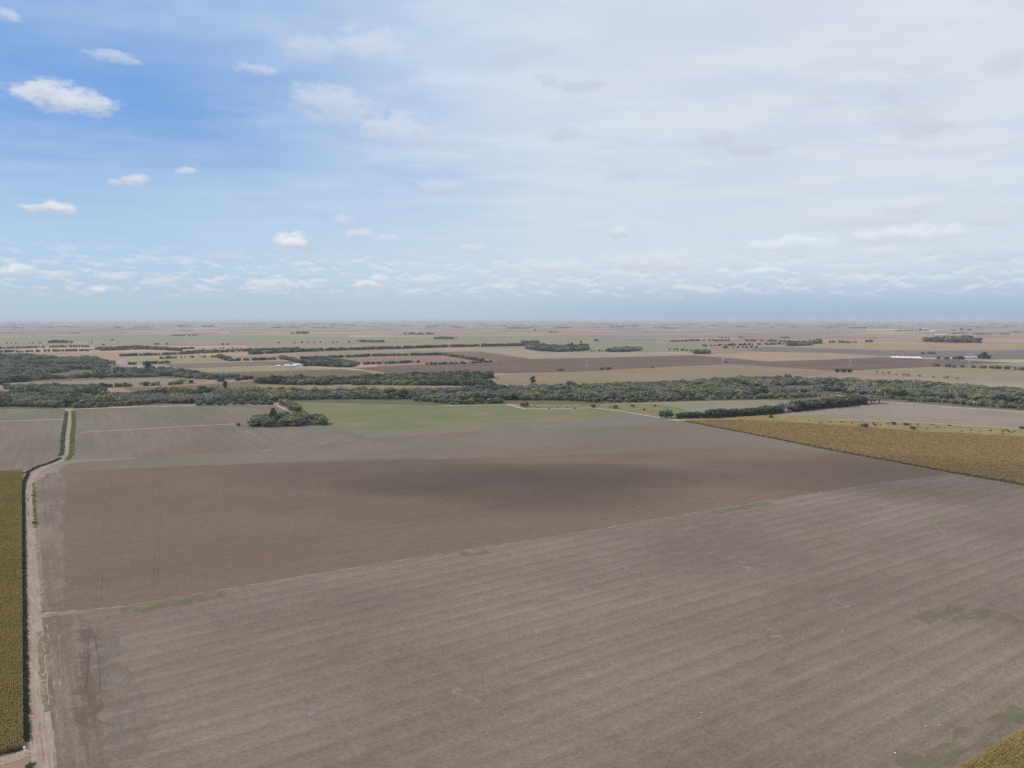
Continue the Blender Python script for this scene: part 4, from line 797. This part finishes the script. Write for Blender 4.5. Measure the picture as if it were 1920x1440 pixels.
# ------------------------------------------------------------------ farm buildings
m_white = plain_mat('white_wall', (.74, .73, .70), 0.08, 0.4)
m_tin = plain_mat('zinc_roof', (.62, .64, .66), 0.12, 0.25, 0.45)
m_wroof = plain_mat('white_roof', (.80, .80, .79), 0.06, 0.2, 0.6)
m_broof = plain_mat('pale_blue_roof', (.46, .58, .66), 0.1, 0.2, 0.5)
m_rroof = plain_mat('red_roof', (.32, .15, .11), 0.15, 0.2, 0.7)
m_door = plain_mat('dark_door', (.10, .09, .08), 0.1, 1.0); m_glass = plain_mat('window_glass', (.05, .06, .07), 0.05, 1.0, 0.2)
def building(name, x, y, L, D, h, rise, rz, roof, label, wall=None, group=None, loc=None):
    q = loc if loc is not None else P(x, y); o = empty(name, (q.x, q.y, 0.0), R(rz)); tag(o, label, 'shed' if 'shed' in name else 'house', group)
    V = []; F = []; box_geo(-L / 2, L / 2, -D / 2, D / 2, 0, h, V, F); n = len(V); V += [(-L / 2, 0, h + rise), (L / 2, 0, h + rise)]; F += [(4, 7, n), (5, n + 1, 6)]
    link_mesh('wall', V, F, wall or m_white, o)
    V = []; F = []; e = .35; t2 = .15
    for s in (-1, 1):
        k = h - e * rise / (D / 2); n = len(V)
        V += [(-L / 2 - e, s * (D / 2 + e), k + .02), (L / 2 + e, s * (D / 2 + e), k + .02), (L / 2 + e, 0, h + rise + .02), (-L / 2 - e, 0, h + rise + .02)]
        V += [(a, b, c + t2) for a, b, c in V[n:n + 4]]
        F += [(n, n + 1, n + 2, n + 3), (n + 4, n + 5, n + 6, n + 7), (n, n + 1, n + 5, n + 4), (n + 1, n + 2, n + 6, n + 5), (n + 3, n, n + 4, n + 7)]
    link_mesh('roof', V, F, roof, o)
    V = []; F = []; box_geo(-.7, .7, -D / 2 - .06, -D / 2 - .003, 0.02, min(2.2, h * .8), V, F); link_mesh('door', V, F, m_door, o)
    for k in range(max(2, min(10, int(L / 5)))):
        xx = -L / 2 + (k + .5) * L / max(2, min(10, int(L / 5)))
        if abs(xx) < 1.6: xx += 2.2
        V = []; F = []; box_geo(xx - .6, xx + .6, -D / 2 - .05, -D / 2 - .003, h * .42, h * .78, V, F); link_mesh('window', V, F, m_glass, o)
    return o
B = [('farm_shed', 1815, 672, 52, 12, 4, 2.2, -2, m_broof, 'long shed with pale blue roof beside the towering tree'), ('farm_house', 1783, 673, 9, 7, 3.2, 1.6, 5, m_wroof, 'small white house left of the pale blue shed, farther from it'), ('farm_house', 1797, 673.5, 9, 7, 3.2, 1.6, -8, m_wroof, 'small white house close to the left end of the pale blue shed'),
 ('farm_shed', 539, 688, 13, 9, 4, 2, 8, m_wroof, 'left white shed of the farmyard above the brown field left of centre'), ('farm_shed', 549, 688.5, 18, 9, 4, 2, 6, m_tin, 'middle low shed of the farmyard above the brown field left of centre'), ('farm_shed', 556, 686.5, 16, 9, 4.5, 2, 12, m_wroof, 'right white shed of the farmyard above the brown field left of centre'), ('farm_house', 522, 688, 9, 8, 3, 1.5, 0, m_wroof, 'small white house among trees at the left end of the farmyard'),
 ('farm_shed', 576, 714, 18, 11, 3.6, 1.6, 4, m_tin, 'grey zinc-roofed shed half hidden in the trees below the farmyard'),
 ('farm_shed', 780, 626.5, 26, 16, 7, 6, 40, m_wroof, 'far white barn with bright gable in a low tree belt on the green plain'), ('farm_shed', 834, 636, 58, 14, 5, 3, 3, m_wroof, 'far long white shed in front of a tree clump on the green band'), ('farm_shed', 1001, 643, 17, 10, 5, 3, 20, m_wroof, 'white shed among the dark trees left of the plantation'), ('farm_shed', 1764, 628, 80, 14, 5, 3, 2, m_wroof, 'far long white shed standing alone right of the sheds with red roof'), ('farm_shed', 1770, 622, 150, 18, 6, 3, 2, m_rroof, 'far very long shed with red-brown roof'), ('farm_shed', 1750, 622, 40, 24, 8, 4, 2, m_wroof, 'bright white far shed at the left end of the red-roofed one'), ('farm_shed', 1733, 617.5, 90, 16, 5, 3, 2, m_wroof, 'farthest white shed behind the red-roofed one'), ('farm_shed', 1655, 619, 330, 18, 5, 3, 1, m_wroof, 'very long white roof line far away beside a dark tree block'),
 ('farm_shed', 417, 625, 22, 12, 5, 3, 0, m_wroof, 'left one of two far white sheds on the tan plain'), ('farm_shed', 425, 625.3, 30, 12, 5, 3, 0, m_wroof, 'right one of two far white sheds on the tan plain'), ('farm_house', 351, 631, 12, 9, 5, 3, 30, m_wroof, 'tiny far white house in a dark tree line on the left'), ('farm_shed', 331, 621.5, 22, 12, 5, 2, 0, m_wroof, 'farthest tiny white shed in a tree line on the left'),
 ('farm_shed', 181, 677, 8, 8, 2.6, 3.5, 60, m_wroof, 'white tent-like shed in the pasture within the left wood'), ('farm_house', 259, 692, 10, 8, 3.5, 1.8, 0, m_wroof, 'white-roofed house left of the high dark tree by the mauve field'), ('farm_house', 237, 696, 8, 7, 3.2, 1.6, 10, m_wroof, 'small white-roofed house deeper in the wood, left of the white-roofed one')]
for a in B: building(*a)
building('farm_house', 0, 0, 8, 6, 4.2, 2.0, 15, m_wroof, 'small white house hidden among the trees of the grove', loc=GROVE_HOUSE)
# white plastic-covered heap
V = []; F = []; n = 40
a, c = P(1673, 670), P(1728, 671)
for i in range(n + 1):
    q = a.lerp(c, i / n); e = min(1, i / 3, (n - i) / 3); hgt = (2.2 + .8 * math.sin(i * .9) + .5 * math.sin(i * 2.3)) * e + .05
    for k in range(7):
        u = math.pi * k / 6; V.append((q.x, q.y - 16 * math.cos(u) * (.4 + .6 * e) + 6 * (1 - i / n), hgt * math.sin(u) + 0.3))
for i in range(n):
    for k in range(6): F.append((i * 7 + k, i * 7 + 7 + k, i * 7 + 8 + k, i * 7 + k + 1))
tag(link_mesh('covered_heap', V, F, plain_mat('white_plastic', (.82, .83, .84), 0.06, 0.3, 0.4), smooth=True), 'long low heap under bright white plastic at the brown field corner', 'heap')

# ------------------------------------------------------------------ small things by the road and on the field
m_post = plain_mat('white_paint', (.80, .80, .78), 0.08, 4.0); m_wood = plain_mat('grey_wood', (.42, .40, .36), 0.2, 5.0)
def post(x, y, h, r, mat, label, cap=True):
    o = empty('marker_post' if cap else 'fence_post', P(x, y)); V = []; F = []; bar_geo((0, 0, -.05), (0, 0, h), r, V, F, r * .9); link_mesh('shaft', V, F, mat, o)
    if cap: V = []; F = []; box_geo(-r * 1.7, r * 1.7, -r * 1.7, r * 1.7, h + .002, h + r * 2.4, V, F); link_mesh('cap', V, F, m_post, o)
    return tag(o, label, 'post')
post(46, 1412, 1.5, .13, m_post, 'taller white post at the maize corner by the side track')
post(49, 1412.5, .9, .08, m_post, 'shorter white post beside the taller one at the maize corner')
for k, (x, y) in enumerate(((45.2, 1396), (44.3, 1378), (43.4, 1345), (42.8, 1300))):
    post(x, y, 1.5, .06, m_wood, f'thin pale fence post at the maize edge, {ordinal(k)} up from the side track', cap=False)
m_clod = plain_mat('dark_earth', (.055, .045, .038), 0.3, 3.0)
def lump(name, p, r, h, mat, label, cat, group=None):
    bm = bmesh.new(); bmesh.ops.create_icosphere(bm, subdivisions=2, radius=1.0)
    for v in bm.verts:
        j = random.uniform(.8, 1.12); v.co.x *= r * j; v.co.y *= r * j; v.co.z = max(v.co.z, -.12) * h * j
    me = bpy.data.meshes.new(name); bm.to_mesh(me); bm.free(); me.materials.append(mat); o = bpy.data.objects.new(name, me); C.objects.link(o); o.location = (p.x, p.y, .08)
    return tag(o, label, cat, group)
for x, y, lab in ((52.3, 928, 'small dark mound on the dirt road, farthest of four in a line'), (52.8, 934.5, 'small dark mound on the dirt road, second farthest of four in a line'), (53, 938, 'small dark mound on the dirt road, third farthest of four in a line'), (53.1, 941, 'small dark mound on the dirt road, nearest of four in a line'), (53.3, 964, 'small dark mound lying alone on the dirt road below the line of four')):
    lump('earth_mound', P(x, y), .38, .75, m_clod, lab, 'mound', 'dark mounds on the road')
m_stone = plain_mat('pale_stone', (.62, .58, .52), 0.15, 2.0)
for x, y in ((1505, 1200), (1580, 1183), (1315, 1337), (1018, 1235), (1009, 1142), (981, 1168), (1007, 1187), (1107, 1265), (1193, 1160), (1232, 1171), (1355, 1240), (1787, 1103), (1735, 1362), (1760, 1360), (1678, 1412), (829, 1187)):
    lump('stone', P(x, y), random.uniform(.16, .30), random.uniform(.12, .22), m_stone, 'small pale stone lying loose on the grey-brown foreground field', 'stone', 'pale stones on the front field')

# ------------------------------------------------------------------ a cumulus out of the picture on the left: its shade lies on the brown field
def cloud(shade_px, alt, rx, ry, rz, dens, seed):
    q = P(*shade_px); k = alt / SUND[2]; c = (q.x + SUND[0] * k, q.y + SUND[1] * k, alt); r = random.Random(seed)
    bm = bmesh.new(); bmesh.ops.create_icosphere(bm, subdivisions=4, radius=1.0)
    ph = [(r.uniform(1.5, 4), r.uniform(1.5, 4), r.uniform(0, 6)) for _ in range(6)]
    for v in bm.verts:
        n = sum(math.sin(a * v.co.x * 1.7 + p2) * math.sin(b2 * v.co.y * 1.7 + p2 * 2) for a, b2, p2 in ph) / 6
        s = 1 + .38 * n; v.co.x *= rx * s; v.co.y *= ry * s; v.co.z *= rz * s * (1.0 if v.co.z > 0 else .55)
    me = bpy.data.meshes.new('cloud'); bm.to_mesh(me); bm.free(); me.polygons.foreach_set('use_smooth', [True] * len(me.polygons))
    m = bpy.data.materials.new('cloud_vapour'); m.use_nodes = True; m.node_tree.nodes.clear(); mo = m.node_tree.nodes.new('ShaderNodeOutputMaterial'); pv = m.node_tree.nodes.new('ShaderNodeVolumePrincipled')
    pv.inputs['Density'].default_value = dens; pv.inputs['Color'].default_value = (.98, .98, .98, 1); pv.inputs['Anisotropy'].default_value = .4; m.node_tree.links.new(pv.outputs[0], mo.inputs['Volume'])
    me.materials.append(m); o = bpy.data.objects.new('cloud', me); C.objects.link(o); o.location = c
    return tag(o, kind='structure')
cloud((700, 888), 950, 130, 66, 60, .0036, 3)
cloud((960, 905), 970, 125, 75, 60, .0038, 5)
cloud((1120, 890), 990, 90, 50, 50, .0034, 12)
cloud((880, 938), 940, 150, 55, 50, .0022, 21)
cloud((1640, 890), 1000, 150, 80, 60, .004, 8)

# ------------------------------------------------------------------ haze
HZ = 135.0
V = []; F = []; box_geo(-61000, 61000, -4500, 61000, -1.5, HZ, V, F)
m = bpy.data.materials.new('haze_air'); m.use_nodes = True; m.node_tree.nodes.clear(); mo = m.node_tree.nodes.new('ShaderNodeOutputMaterial'); pv = m.node_tree.nodes.new('ShaderNodeVolumePrincipled')
pv.inputs['Density'].default_value = 4.6e-5; pv.inputs['Color'].default_value = (.66, .75, .86, 1); pv.inputs['Anisotropy'].default_value = .1; m.node_tree.links.new(pv.outputs[0], mo.inputs['Volume'])
tag(link_mesh('haze', V, F, m), kind='stuff')
